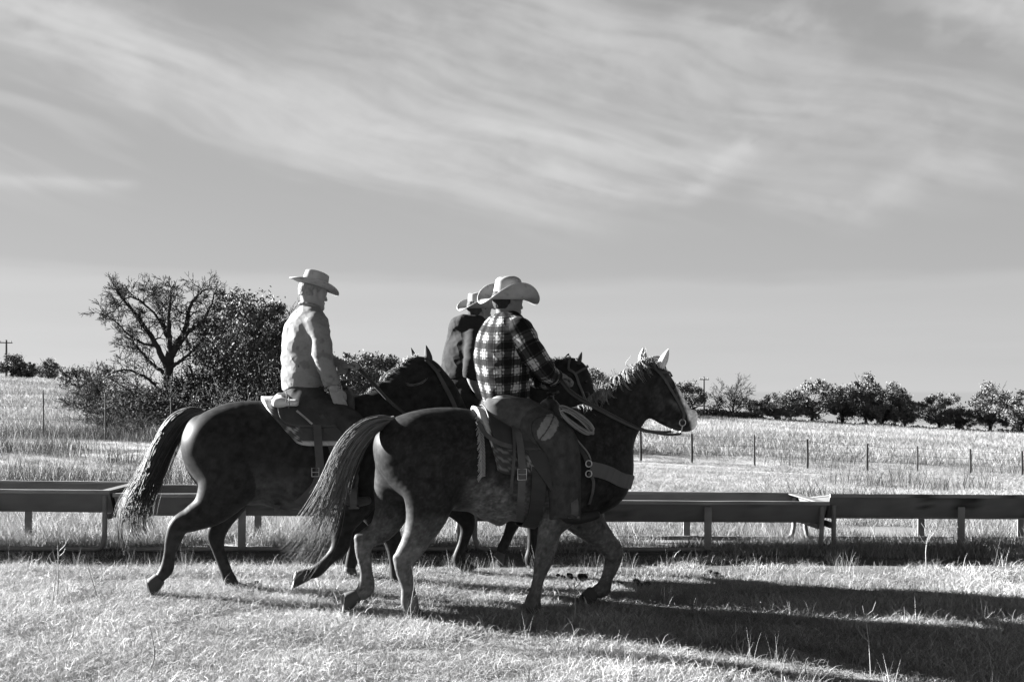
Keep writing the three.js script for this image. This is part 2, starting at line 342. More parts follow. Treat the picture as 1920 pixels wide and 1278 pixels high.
// ---------------------------------------------------------------- dry grass
function bladeClump(seed, n, radius, len, width, lie, stiff = 0.5) {
  const R = rng(seed), S = new Soup();
  for (let b = 0; b < n; b++) {
    const a = R() * 6.283, rr = Math.sqrt(R()) * radius, base = V(Math.cos(a) * rr, -0.01, Math.sin(a) * rr), L = len * (0.45 + 0.75 * R()), dir = R() * 6.283, tilt = lie * (0.25 + R()), w = width * (0.6 + 0.8 * R()), col = 0.55 + 0.75 * R() * R() + 0.1;
    const dx = Math.cos(dir), dz = Math.sin(dir), face = R() * 6.283, fx = Math.cos(face) * w / 2, fz = Math.sin(face) * w / 2; let p = base.clone(), ang = tilt * 0.55; const segs = 3, row = [];
    for (let s = 0; s <= segs; s++) { const k = 1 - 0.85 * s / segs; row.push([V(p.x - fx * k, p.y, p.z - fz * k), V(p.x + fx * k, p.y, p.z + fz * k)]); p = p.clone().add(V(dx * Math.sin(ang), Math.max(Math.cos(ang), -0.12), dz * Math.sin(ang)).multiplyScalar(L / segs)); if (p.y < 0.004) p.y = 0.004 + 0.02 * R(); ang += tilt * stiff * (0.4 + R()); }
    for (let s = 0; s < segs; s++) {
      const [l0, r0] = row[s], [l1, r1] = row[s + 1], n0 = V(-fz, 0.35 * w, fx).normalize();
      const k = [l0, r0, r1, l1].map((q) => S.vert(q, n0, col)); S.i.push(k[0], k[1], k[2], k[0], k[2], k[3]);
    }
  }
  return S.geo();
}
const grassMat = new THREE.MeshPhysicalMaterial({ color: grey(1), vertexColors: true, roughness: 0.75, side: THREE.DoubleSide, transmission: 0.25, thickness: 0, specularIntensity: 0.4 });
function scatter(name, geo, count, place, label) {
  const m = new THREE.InstancedMesh(geo, grassMat, count), M = new THREE.Matrix4(), q = new THREE.Quaternion(), up = V(0, 1, 0), col = new THREE.Color(); let k = 0;
  for (let tries = 0; k < count && tries < count * 6; tries++) {
    const o = place(); if (!o) continue; const [x, z, turn, s, v, sy] = o;
    q.setFromAxisAngle(up, turn); M.compose(V(x, terrain(x, z), z), q, V(s, s * (sy ?? 1), s)); m.setMatrixAt(k, M); m.setColorAt(k, col.setRGB(v, v, v)); k++;
  }
  m.count = k; m.name = numbered(name); m.castShadow = m.receiveShadow = true; m.userData.kind = 'stuff'; scene.add(m); tag(m, label, 'grass'); return m;
}
{
  const R = rng(11), wedge = (d0, d1, pow = 1) => { const D = d0 + (d1 - d0) * Math.pow(R(), pow), half = D * 0.476 * 1.12 + 0.8; return [(R() * 2 - 1) * half, D]; };
  const patch = (x, z) => fbm2(x * 1.6, z * 2.2, 3, 23), bare = (x, z) => fbm2(x * 0.7 + 5, z * 1.3, 3, 29);
  const near = [0, 1, 2].map((k) => bladeClump(100 + k, 46, 0.12, [0.085, 0.11, 0.075][k], 0.0032, 1.5, 0.8));
  for (const [k, g] of near.entries()) scatter('short_dry_grass', g, 9500, () => {
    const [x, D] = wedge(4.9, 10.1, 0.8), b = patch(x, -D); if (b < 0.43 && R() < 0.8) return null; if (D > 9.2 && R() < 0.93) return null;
    return [x, -D, R() * 6.283, 0.6 + 0.8 * R() + 0.35 * (b - 0.5), 0.44 * (0.35 + 0.8 * R()) * (0.3 + 1.35 * b), 0.55 + 0.7 * R() * b + (R() < 0.03 ? 0.8 : 0)];
  }, ['short matted dry grass covering the near ground under the horses', 'upright dry grass tufts among the matted near grass', 'finest short dry grass filling the near ground'][k]);
  const straw = bladeClump(130, 9, 0.2, 0.26, 0.0042, 2.6, 0.35);
  scatter('straw_litter', straw, 2600, () => { const [x, D] = wedge(4.9, 9.3); return [x, -D, R() * 6.283, 0.5 + 0.7 * R(), 0.370 * (0.370 + 0.8 * R()), 0.45]; }, 'loose pale straw lying across the near grass');
  const seedy = bladeClump(131, 14, 0.06, 0.2, 0.0026, 0.5, 0.5);
  scatter('tall_grass_tufts', seedy, 300, () => { const [x, D] = wedge(4.9, 10.3), e = D > 8.9 && D < 9.4 ? 0.7 : 0.1; if (R() > e) return null; return [x, -D, R() * 6.283, 0.5 + 0.5 * R(), 0.311 * (0.6 + 0.7 * R()), 1]; }, 'thin tall grass tufts along the front of the feed bunks');
  // under and behind the bunks
  const under = [0, 1].map((k) => bladeClump(140 + k, 42, 0.16, [0.15, 0.2][k], 0.0045, 0.8, 0.6));
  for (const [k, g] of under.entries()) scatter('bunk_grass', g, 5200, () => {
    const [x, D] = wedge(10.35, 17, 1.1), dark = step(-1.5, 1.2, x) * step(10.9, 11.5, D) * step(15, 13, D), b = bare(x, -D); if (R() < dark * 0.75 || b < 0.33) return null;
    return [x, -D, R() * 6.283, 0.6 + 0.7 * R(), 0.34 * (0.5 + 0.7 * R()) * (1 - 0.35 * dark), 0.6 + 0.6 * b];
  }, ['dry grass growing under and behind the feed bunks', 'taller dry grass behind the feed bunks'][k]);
  // the pasture
  const midG = [0, 1, 2].map((k) => bladeClump(150 + k, 54, 0.36, [0.16, 0.22, 0.15][k], 0.0065, 0.75, 0.7));
  for (const [k, g] of midG.entries()) scatter('pasture_grass', g, 8500, () => {
    const [x, D] = wedge(14.5, 44, 1.15), b = fbm2(x * 0.25, D * 0.5, 3, 41); if (b < 0.3) return null;
    return [x, -D, R() * 6.283, 0.6 + 0.6 * R(), 0.31 * (0.6 + 0.6 * R()) * (0.5 + 0.95 * b), 0.3 + 0.5 * b * R()];
  }, ['pale dry pasture grass between the bunks and the wire fence', 'longer pale pasture grass beyond the bunks', 'short pale pasture grass around the wire fence'][k]);
  const farG = [0, 1].map((k) => bladeClump(160 + k, 60, 1.0, [0.26, 0.36][k], 0.02, 0.75, 0.7));
  for (const [k, g] of farG.entries()) scatter('far_pasture_grass', g, 15000, () => {
    const [x, D] = wedge(40, 125, 1.0), b = fbm2(x * 0.1, D * 0.22, 3, 43); return [x, -D, R() * 6.283, 0.7 + 0.7 * R(), 0.3 * (0.65 + 0.5 * R()) * (0.3 + 1.3 * b), 0.4 + 0.5 * R()];
  }, ['far pale pasture grass up to the tree line', 'far longer pale grass up to the tree line'][k]);
  // dark weeds in the pasture
  const weed = bladeClump(170, 44, 0.45, 0.42, 0.009, 0.55, 0.5);
  scatter('brown_weeds', weed, 1900, () => {
    const [x, D] = wedge(15, 46, 1.1), b = fbm2(x * 0.22 + 30, D * 0.42, 3, 47), left = x < -0.06 * D ? 0.8 : 0.1; if (b < 0.6 || R() > left) return null;
    return [x, -D, R() * 6.283, 0.7 + 0.6 * R(), 0.08 * (0.6 + 0.8 * R()), 0.9 + 0.5 * R()];
  }, 'brown dead weeds scattered in patches through the pale pasture');
}
// ---------------------------------------------------------------- horses
const HAIR = (v, o = {}) => mat(v, 0.55, { sheen: 0.6, sheenRoughness: 0.45, sheenColor: grey(0.5), ...o });
const coatMat = painted(0.5, { specularIntensity: 0.06 });

// A frame that stands in the field: heading turned away from the camera by `turn`; pixel helpers give local points.
class Stand {
  constructor(hx, hz, deg, ground = 0) {
    const t = deg * Math.PI / 180; this.hx = hx; this.hz = hz; this.turn = t; this.s = Math.sin(t); this.c = Math.cos(t); this.gy = ground;
  }
  depth(X, w) { return (this.hx * this.s + this.hz * this.c + w) / ((X - 960) / F * this.s - this.c); }
  toLocal(p) { const dx = p.x - this.hx, dz = p.z - this.hz; return V(dx * this.c - dz * this.s, p.y, dx * this.s + dz * this.c); }
  P(X, Y, w = 0) { return this.toLocal(at(X, Y, this.depth(X, w))); }          // local point seen at (X, Y), w metres towards the camera from the middle plane
  scale(X, w = 0) { return this.depth(X, w) / F; }                              // metres per photo pixel there
  pt(X, Y, r, w = 0, rl) { const k = this.scale(X, w); return [this.P(X, Y, w), r * k, (rl ?? r) * k]; }
  place(o) { o.position.set(this.hx, 0, this.hz); o.rotation.y = this.turn; return o; }
  // first hit of the sight line through (X, Y) with field = off, in local coordinates
  hit(X, Y, field, off = 0.01, from = 0.75) {
    const a = this.P(X, Y, from), b = this.P(X, Y, -0.6), dir = b.clone().sub(a), L = dir.length(); dir.normalize();
    let t = 0; for (let i = 0; i < 200 && t < L; i++) { const d = field.d(a.x + dir.x * t, a.y + dir.y * t, a.z + dir.z * t) - off; if (d < 0.0008) return a.addScaledVector(dir, t); t += Math.max(d * 0.8, 0.0008); }
    return this.P(X, Y, 0.25);
  }
}
function snap(p, field, off) { for (let i = 0; i < 12; i++) { const d = field.d(p.x, p.y, p.z) - off; if (Math.abs(d) < 0.0006) break; p.addScaledVector(field.grad(p.x, p.y, p.z), -d * 0.8); } return p; }
// a strap lying on a body, through pixels; each piece is [X, Y] or a Vector3
function strapOn(S, st, field, pts, width, thick = 0.005, off = 0.004, n = 30, from = 0.75) {
  const P = spline(pts.map((p) => p.isVector3 ? p : st.hit(p[0], p[1], field, off, from)), n).map((p) => snap(p, field, off)), N = P.map((p) => field.grad(p.x, p.y, p.z)); S.strap(P, N, width, thick); return P;
}
// a band right round the trunk in a plane across the body at local x = x0 (leaning by dx per metre of height)
function girthBand(S, field, x0, lean, width, thick, off, a0, a1, cy, n = 40) {
  const P = [], N = [];
  for (let i = 0; i <= n; i++) {
    const a = mix(a0, a1, i / n), dy = Math.cos(a), dz = Math.sin(a); let r = 0.02; for (let k = 0; k < 120 && r < 1; k++) { const d = field.d(x0 + lean * dy * r, cy + dy * r, dz * r) - off; if (d > -0.0008) break; r += Math.max(-d * 0.8, 0.0008); }
    const p = V(x0 + lean * dy * r, cy + dy * r, dz * r); P.push(p); N.push(field.grad(p.x, p.y, p.z));
  }
  S.strap(P, N, width, thick); return P;
}
function drape(field, nx, na, x0, x1, a0, a1, cy, off, thick, shape) {                    // a cloth lying over the back; shape(u, v) may pull its edges in
  return shell(nx, na, (u, v) => {
    const [uu, vv] = shape ? shape(u, v) : [u, v], a = mix(a0, a1, vv), x = mix(x0, x1, uu), dy = Math.cos(a), dz = Math.sin(a);
    const go = (o) => { let r = 0.02; for (let k = 0; k < 120 && r < 1; k++) { const d = field.d(x, cy + dy * r, dz * r) - o; if (d > -0.0008) break; r += Math.max(-d * 0.8, 0.0008); } return V(x, cy + dy * r, dz * r); };
    const p = go(off), g = field.grad(p.x, p.y, p.z, 0.02); return [p, p.clone().addScaledVector(g, thick)];
  });
}
function earShape(base, tip, width, open, lean) {                                      // a cupped, pointed ear; open: direction the cup faces
  const ax = tip.clone().sub(base), L = ax.length(); ax.normalize(); const f = open.clone().addScaledVector(ax, -open.dot(ax)).normalize(), s = V().crossVectors(ax, f);
  return shell(8, 9, (u, v) => {
    const w = width * Math.pow(Math.sin(Math.PI * Math.min(0.14 + 0.86 * Math.pow(v, 0.85), 1)), 0.75) * (1 - 0.25 * v) + 0.002, a = mix(-2.15, 2.15, u), c = base.clone().addScaledVector(ax, L * v).addScaledVector(f, lean * L * v * v);
    const q = (r) => c.clone().addScaledVector(s, Math.sin(a) * r).addScaledVector(f, -Math.cos(a) * r * 0.8); return [q(w * 0.82), q(w)];
  });
}
function hoofShape(top, toe, back, rTop, rBot, h) {                                    // top: coronet centre; axis towards `toe` direction (Vector3), `back` heel direction
  const ax = toe.clone().normalize(), f = back.clone().multiplyScalar(-1).addScaledVector(ax, back.dot(ax)).normalize(), s = V().crossVectors(ax, f), S = new Soup(), n = 18, rings = [[-0.12, 0.86, 0], [0, 1, 0], [0.5, 1.14, 0.1], [1, 1.28, 0.22], [1, 1.14, 0.2], [0.86, 0.9, 0.18]];
  const ring = rings.map(([k, r, o]) => [...Array(n).keys()].map((i) => { const a = i / n * 6.2832, ca = Math.cos(a), front = Math.max(ca, 0); const rr = mix(rTop, rBot, clamp(k)) * r / mix(1, 1.28, clamp(k)); return top.clone().addScaledVector(ax, h * k * (1 - 0.55 * (1 - ca) / 2 * clamp(k))).addScaledVector(f, ca * rr * 1.08 + o * rTop + front * 0).addScaledVector(s, Math.sin(a) * rr); }));
  const p = [], idx = []; for (const r of ring) for (const q of r) p.push(q.x, q.y, q.z);
  for (let j = 0; j < ring.length - 1; j++) for (let i = 0; i < n; i++) { const a = j * n + i, b = j * n + (i + 1) % n; idx.push(a, b, b + n, a, b + n, a + n); }
  const c = p.length / 3, m = V(); for (const q of ring.at(-1)) m.add(q); m.multiplyScalar(1 / n); p.push(m.x, m.y, m.z); for (let i = 0; i < n; i++) idx.push((ring.length - 1) * n + i, (ring.length - 1) * n + (i + 1) % n, c);
  const g = new THREE.BufferGeometry(); g.setAttribute('position', new THREE.Float32BufferAttribute(p, 3)); g.setIndex(idx); g.computeVertexNormals();
  const shoe = new Soup(), arc = []; for (let i = 0; i <= 14; i++) { const a = mix(-2.5, 2.5, i / 14), ca = Math.cos(a), rr = rBot * 0.93; arc.push(top.clone().addScaledVector(ax, h * (1.02 - 0.55 * (1 - ca) / 2)).addScaledVector(f, ca * rr * 1.08 + 0.21 * rTop).addScaledVector(s, Math.sin(a) * rr)); }
  shoe.strap(arc, arc.map(() => ax.clone()), 0.02, 0.007); return [g, shoe.geo()];
}
function strands(S, R, n, path, spread, r0, len = [0.8, 1], sides = 3, seg = 14, col = [0.7, 1.3], wave = 0.01, o2 = 1) {
  // path: Vector3 list down the middle; spread(t) -> [sideways radius, depth radius]
  const curve = new THREE.CatmullRomCurve3(path, false, 'centripetal');
  let a = 0, q = 0, ph = 0, ph2 = 0, f1 = 7, f2 = 6, lw = 0, lend = 1, lc = 1;
  for (let k = 0; k < n; k++) {
    if (k % 5 === 0) { a = R() * 6.283; q = Math.sqrt(R()); ph = R() * 6; ph2 = R() * 6; f1 = 2 + 5 * R(); f2 = 2 + 4 * R(); lw = wave * (0.3 + R()); lend = mix(len[0], len[1], Math.pow(R(), o2)); lc = mix(col[0], col[1], R() * R()); }
    const end = lend * (0.86 + 0.16 * R()), pts = [], c = lc * (0.85 + 0.3 * R()), ja = (R() - 0.5) * 0.9, jq = (R() - 0.5) * 0.4, sp = (R() - 0.5) * 0.02, wv = wave * 0.25 * R(), p0 = R() * 6;
    for (let i = 0; i <= seg; i++) {
      const t = i / seg * end, p = curve.getPoint(t), T = curve.getTangent(t), N = V(0, 0, 1).addScaledVector(T, -T.z).normalize(), B = V().crossVectors(T, N), [sa, sb] = spread(t), qq = clamp(q + jq, 0, 1.1);
      p.addScaledVector(B, Math.cos(a + ja) * qq * sa + Math.sin(t * f1 + ph) * lw * t + Math.sin(t * 9 + p0) * wv * t + sp * t * t).addScaledVector(N, Math.sin(a + ja) * qq * sb + Math.sin(t * f2 + ph2) * lw * t); pts.push(p);
    }
    S.tube(pts, (t) => r0 * (1 - 0.75 * t * t), sides, c);
  }
}

function makeHorse(d) {
  const st = d.stand, root = thing('horse', d.label, 'horse'); st.place(root);
  const C = (name, rows, k, w0) => new Chain(rows.map(([X, Y, r, w, rl]) => st.pt(X, Y, r, w ?? w0 ?? 0, rl)), V(0, 0, 1), k, 5, name);
  const trunk = C('trunk', d.trunk.map(([X, Y, r, rl]) => [X, Y, r, 0, rl]), 0.05);
  const neck = C('neck', d.neck.map(([X, Y, r, rl, w]) => [X, Y, r, w ?? 0, rl]), 0.07);
  const head = C('head', d.head.map(([X, Y, r, rl, w]) => [X, Y, r, w ?? 0, rl]), 0.03);
  const lean = (r) => r * (r < 14.6 ? 0.87 : 1), legs = d.legs.map((l) => C(l.name, l.rows.map(([X, Y, r, rl, w]) => [X, Y, lean(r), w ?? l.w, lean(rl ?? r)]), l.k ?? 0.045));
  const extra = (d.extra ?? []).map((e) => C('detail', e.rows.map(([X, Y, r, w, rl]) => [X, Y, r, w, rl]), e.k ?? 0.02));
  const field = new Field([trunk, neck, ...legs, head, ...extra]);
  const torso = new Field([trunk, neck]), body = new Field([trunk, neck, ...legs.map((l) => l)]);
  let geo = field.mesh(0.0105);
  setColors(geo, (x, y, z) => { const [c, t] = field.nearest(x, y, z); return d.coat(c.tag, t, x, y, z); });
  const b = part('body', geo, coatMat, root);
  for (const e of d.ears) part('ear', setColors(earShape(st.P(...e.base), st.P(...e.tip), e.width, V(...e.open), e.lean ?? 0.05), (x, y, z) => e.color * (0.8 + 0.4 * noise3(x * 80, y * 80, z * 80))), painted(0.8), root);
  for (const s of [1, -1]) {                                       // eyes
    const p = st.P(d.eye[0], d.eye[1], 0); p.z = s * 0.2; const g = V(0, 0, -s); for (let i = 0; i < 60; i++) { const q = field.d(p.x, p.y, p.z) + 0.006; if (q < 0.001) break; p.addScaledVector(g, q * 0.7); }
    part('eye', new THREE.SphereGeometry(0.017, 14, 10).translate(p.x, p.y, p.z), mat(0.01, 0.15), root);
  }
  for (const l of d.legs) {
    const [top, tip, back, r] = l.hoof.map((e, i) => i < 2 ? st.P(e[0], e[1], l.hoofW ?? l.w) : e), dir = tip.clone().sub(top), h = dir.length();
    const [hg, sg] = hoofShape(top, dir, V(back[0], back[1], 0), r, r * 1.3, h);
    const hoof = part('hoof', hg, mat(l.hoofColor ?? 0.045, 0.75), root); if (l.shoe) part('horseshoe', sg, mat(0.3, 0.35, { metalness: 0.8 }), hoof);
  }
  return { root, st, field, torso, body, trunk, head: new Field([head, neck]), all: field };
}
function tailPart(h, path, spread, n, color, seed, o = {}) {
  const S = new Soup(), R = rng(seed), P = path.map(([X, Y, w]) => h.st.P(X, Y, w ?? 0));
  S.tube(spline(P, 30).slice(0, 12), (t) => mix(0.035, 0.012, t), 8, 0.7);
  strands(S, R, n, P, spread, o.r ?? 0.0032, o.len ?? [0.7, 1.0], 3, 18, o.col, o.wave ?? 0.02, 1.5);
  part('tail', S.geo(), painted(0.6, { color: grey(color), specularIntensity: 0.25 }), h.root);
}
function hairPart(h, name, locks, color, seed, r = 0.0028) {        // locks: {path: [[X,Y,w]...], n, spread}
  const S = new Soup(), R = rng(seed);
  for (const l of locks) strands(S, R, l.n, l.path.map(([X, Y, w]) => h.st.P(X, Y, w ?? 0)), l.spread ?? ((t) => [0.012 + 0.02 * t, 0.012]), r, l.len ?? [0.6, 1], 3, 9, [0.7, 1.25], l.wave ?? 0.012);
  part(name, S.geo(), painted(0.6, { color: grey(color), specularIntensity: 0.25 }), h.root);
}
const mottle = (x, y, z, a = 1) => 1 + a * (fbm3(x * 26, y * 26, z * 26, 3) - 0.5) * 1.3 + a * (noise3(x * 140, y * 90, z * 140) - 0.5) * 0.35;

// the near horse: dark roan with a bald face
const nearStand = new Stand(0, -7.515, 15);
const nearHorse = makeHorse({
  label: 'dark roan horse with white blaze and pale mane, walking nearest the camera', stand: nearStand,
  trunk: [[738, 828, 33, 42], [764, 842, 64, 66], [805, 856, 90, 76], [850, 860, 96, 79], [905, 868, 93, 78], [960, 880, 94, 84], [1015, 884, 98, 82], [1068, 873, 103, 66], [1108, 884, 80, 56], [1134, 908, 34, 38]],
  neck: [[1092, 862, 88, 50], [1122, 822, 68, 42], [1152, 784, 54, 35], [1186, 744, 46, 30], [1210, 714, 37, 26]],
  head: [[1224, 724, 39, 28], [1243, 751, 39, 25], [1263, 772, 31, 19], [1280, 785, 24, 17], [1290, 791, 17.5, 16]],
  legs: [
    { name: 'hind_near', w: 0.15, rows: [[786, 850, 72, 52, 0.1], [806, 905, 56, 44], [801, 960, 40, 32], [781, 1010, 27, 23], [760, 1046, 20.5, 16], [758, 1068, 17, 13], [764, 1100, 14.5, 11.5], [768, 1128, 16.5, 13], [774, 1146, 13.5, 12]], hoof: [[776, 1149], [786, 1169], [-1, 0.1], 0.048], shoe: false },
    { name: 'hind_far', w: -0.14, rows: [[768, 855, 62, 50, -0.1], [742, 915, 41, 40], [736, 955, 33, 30], [716, 992, 24, 22], [686, 1012, 18.5, 15], [681, 1032, 15.5, 13], [686, 1070, 13.5, 11], [686, 1102, 16, 13], [671, 1116, 12.5, 12]], hoof: [[667, 1117], [633, 1136], [-0.35, 1], 0.047], shoe: true },
    { name: 'fore_near', w: 0.13, rows: [[1092, 880, 62, 44, 0.1], [1056, 940, 46, 36], [1034, 985, 25, 22], [1026, 1020, 20, 18], [1019, 1050, 18, 16], [1011, 1080, 13.5, 11.5], [1004, 1108, 13, 11], [999, 1131, 15.5, 13], [1005, 1144, 13, 12]], hoof: [[1008, 1147], [1022, 1162], [-1, 0.1], 0.047], shoe: false, hoofColor: 0.12 },
    { name: 'fore_far', w: -0.12, rows: [[1090, 900, 56, 42, -0.09], [1086, 955, 41, 34], [1112, 990, 28, 24], [1132, 1012, 22, 19], [1149, 1034, 19, 16], [1148, 1056, 15.5, 13], [1138, 1084, 13, 11], [1130, 1104, 15, 13], [1117, 1109, 12.5, 12]], hoof: [[1112, 1110], [1089, 1136], [-0.74, 0.67], 0.047], shoe: true },
  ],
  extra: [
    { rows: [[1219, 748, 32, 0.06, 14], [1226, 762, 22, 0.06, 12]], k: 0.03 }, { rows: [[1219, 748, 32, -0.06, 14], [1226, 762, 22, -0.06, 12]], k: 0.03 },   // jowls
    { rows: [[1300, 776, 8, 0.04, 6], [1304, 781, 5, 0.035, 5]], k: 0.015 }, { rows: [[1300, 776, 8, -0.04, 6], [1304, 781, 5, -0.035, 5]], k: 0.015 },   // nostrils
    { rows: [[1252, 712, 9, 0.082, 5], [1258, 722, 9, 0.084, 5]], k: 0.02 }, { rows: [[1252, 712, 9, -0.082, 5], [1258, 722, 9, -0.084, 5]], k: 0.02 },   // brows
    { rows: [[750, 1052, 9, 0.15, 9], [744, 1046, 7, 0.15, 7]], k: 0.02 }, { rows: [[672, 1008, 8, -0.14, 8]], k: 0.02 },                                   // hocks
    { rows: [[905, 950, 20, 0, 34], [935, 972, 14, 0, 20]], k: 0.05 },
  ],
  eye: [1254, 725],
  ears: [{ base: [1205, 682, -0.055], tip: [1206, 652, -0.07], width: 0.036, open: [0.25, 0, 0.95], color: 0.4 }, { base: [1238, 690, 0.055], tip: [1253, 653, 0.07], width: 0.037, open: [0.9, 0, -0.4], color: 0.4 }],
  coat(c, t, x, y, z) {
    const m = mottle(x, y, z) * (0.85 + 0.35 * step(0.4, 0.8, noise3(x * 85, y * 85, z * 85))), n = fbm3(x * 9, y * 9, z * 9, 3); let v = 0.017;
    if (c === 'head' || c === 'detail' && y > 1.2) {
      const face = nearHorse_face(x, y, z); const fw = step(nearStand.P(1212, 740).x, nearStand.P(1250, 740).x, x); v = mix(0.017 + 0.06 * fw * step(0.42, 0.66, n), 0.62, face);
    } else {
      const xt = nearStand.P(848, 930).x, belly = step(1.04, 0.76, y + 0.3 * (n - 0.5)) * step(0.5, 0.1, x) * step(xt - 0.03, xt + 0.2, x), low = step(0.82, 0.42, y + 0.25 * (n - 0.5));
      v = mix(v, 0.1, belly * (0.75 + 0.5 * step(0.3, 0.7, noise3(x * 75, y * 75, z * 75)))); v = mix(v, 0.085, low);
    }
    return v * m;
  },
});
function nearHorse_face(x, y, z) {                                  // the white blaze: front of the face and the muzzle
  const st = nearStand, p = st.P(1262, 706), q = st.P(1303, 772); const dx = q.x - p.x, dy = q.y - p.y, L = Math.hypot(dx, dy), s = ((x - p.x) * dx + (y - p.y) * dy) / L, d = ((x - p.x) * dy - (y - p.y) * dx) / L;
  const wob = 0.03 * (noise3(x * 25, y * 25, z * 25) - 0.5), depth = mix(0.016, 0.075, Math.sqrt(clamp(s / L))) + 0.03 * step(0.8, 1.2, s / L);
  return step(depth + 0.016, depth - 0.016, d + wob) * step(-0.02, 0.03, s);
}
// the left horse: dark bay
const leftStand = new Stand(-1.6, -8.3, 12), backStand = new Stand(-0.27, -9.2, 12);
const bayCoat = (base, lightBelly) => (c, t, x, y, z) => {
  const n = fbm3(x * 8, y * 8, z * 8, 3); let v = base; if (c === 'trunk') v = mix(v, lightBelly, step(1.05, 0.8, y + 0.12 * (n - 0.5)) * step(0.5, 0.1, x));
  if (/hind|fore/.test(c)) v = mix(v, base * 1.6, step(0.35, 0.7, t + 0.2 * (n - 0.5))); return v * mottle(x, y, z);
};
const leftHorse = makeHorse({
  label: 'dark bay horse with dark flowing tail, farthest left, under the light jacket rider', stand: leftStand,
  trunk: [[383, 812, 36, 40], [404, 834, 62, 58], [448, 848, 95, 70], [505, 848, 97, 70], [565, 852, 102, 76], [625, 857, 106, 74], [675, 848, 98, 60], [708, 858, 72, 50], [728, 880, 36, 34]],
  neck: [[676, 835, 80, 44, -0.01], [722, 786, 58, 36, -0.05], [760, 740, 47, 30, -0.09], [787, 706, 38, 25, -0.11]],
  head: [[800, 712, 36, 26, -0.12], [822, 740, 37, 24, -0.125], [846, 772, 29, 18, -0.13], [866, 796, 22, 16, -0.13], [876, 808, 17, 15, -0.13]],
  legs: [
    { name: 'hind_near', w: 0.15, rows: [[408, 835, 62, 50, 0.1], [430, 890, 57, 44], [402, 945, 37, 30], [365, 970, 25, 22], [337, 984, 19, 15], [325, 1010, 15.5, 12.5], [317, 1040, 12.5, 10.5], [312, 1066, 14.5, 12], [301, 1081, 11.5, 11]], hoof: [[297, 1086], [273, 1108], [-0.65, 0.76], 0.048], shoe: true },
    { name: 'hind_far', w: -0.14, rows: [[430, 870, 58, 46, -0.1], [432, 930, 36, 32], [419, 970, 21, 19], [405, 1001, 17, 14], [409, 1030, 13.5, 11], [422, 1066, 12, 10.5], [432, 1090, 14, 11.5], [439, 1099, 12, 11]], hoof: [[441, 1101], [459, 1113], [-1, 0.1], 0.046], shoe: false },
    { name: 'fore_near', w: 0.12, rows: [[692, 880, 56, 40, 0.09], [660, 940, 40, 32], [644, 985, 22, 20], [637, 1025, 17, 15], [617, 1048, 12.5, 11], [595, 1069, 13.5, 12], [580, 1076, 11, 10.5]], hoof: [[575, 1077], [543, 1087], [-0.27, 0.96], 0.045], shoe: true },
    { name: 'fore_far', w: -0.12, rows: [[700, 885, 56, 40, -0.09], [708, 945, 40, 32], [725, 985, 23, 20], [737, 1017, 16.5, 15], [740, 1055, 12, 10.5], [743, 1086, 13.5, 12], [746, 1095, 12, 11]], hoof: [[747, 1097], [754, 1111], [-1, 0.1], 0.045], shoe: false },
  ],
  extra: [{ rows: [[797, 735, 30, -0.06, 13], [804, 748, 20, -0.06, 11]], k: 0.03 }, { rows: [[797, 735, 30, -0.18, 13], [804, 748, 20, -0.18, 11]], k: 0.03 }, { rows: [[512, 930, 18, 0, 30], [536, 942, 12, 0, 18]], k: 0.05 }, { rows: [[329, 984, 7, 0.15, 7]], k: 0.02 }],
  eye: [826, 722],
  ears: [{ base: [783, 682, -0.17], tip: [769, 652, -0.19], width: 0.035, open: [0.9, 0, 0.3], color: 0.03 }, { base: [806, 681, -0.06], tip: [797, 647, -0.055], width: 0.037, open: [0.9, 0, -0.5], color: 0.03 }],
  coat: bayCoat(0.017, 0.04),
});
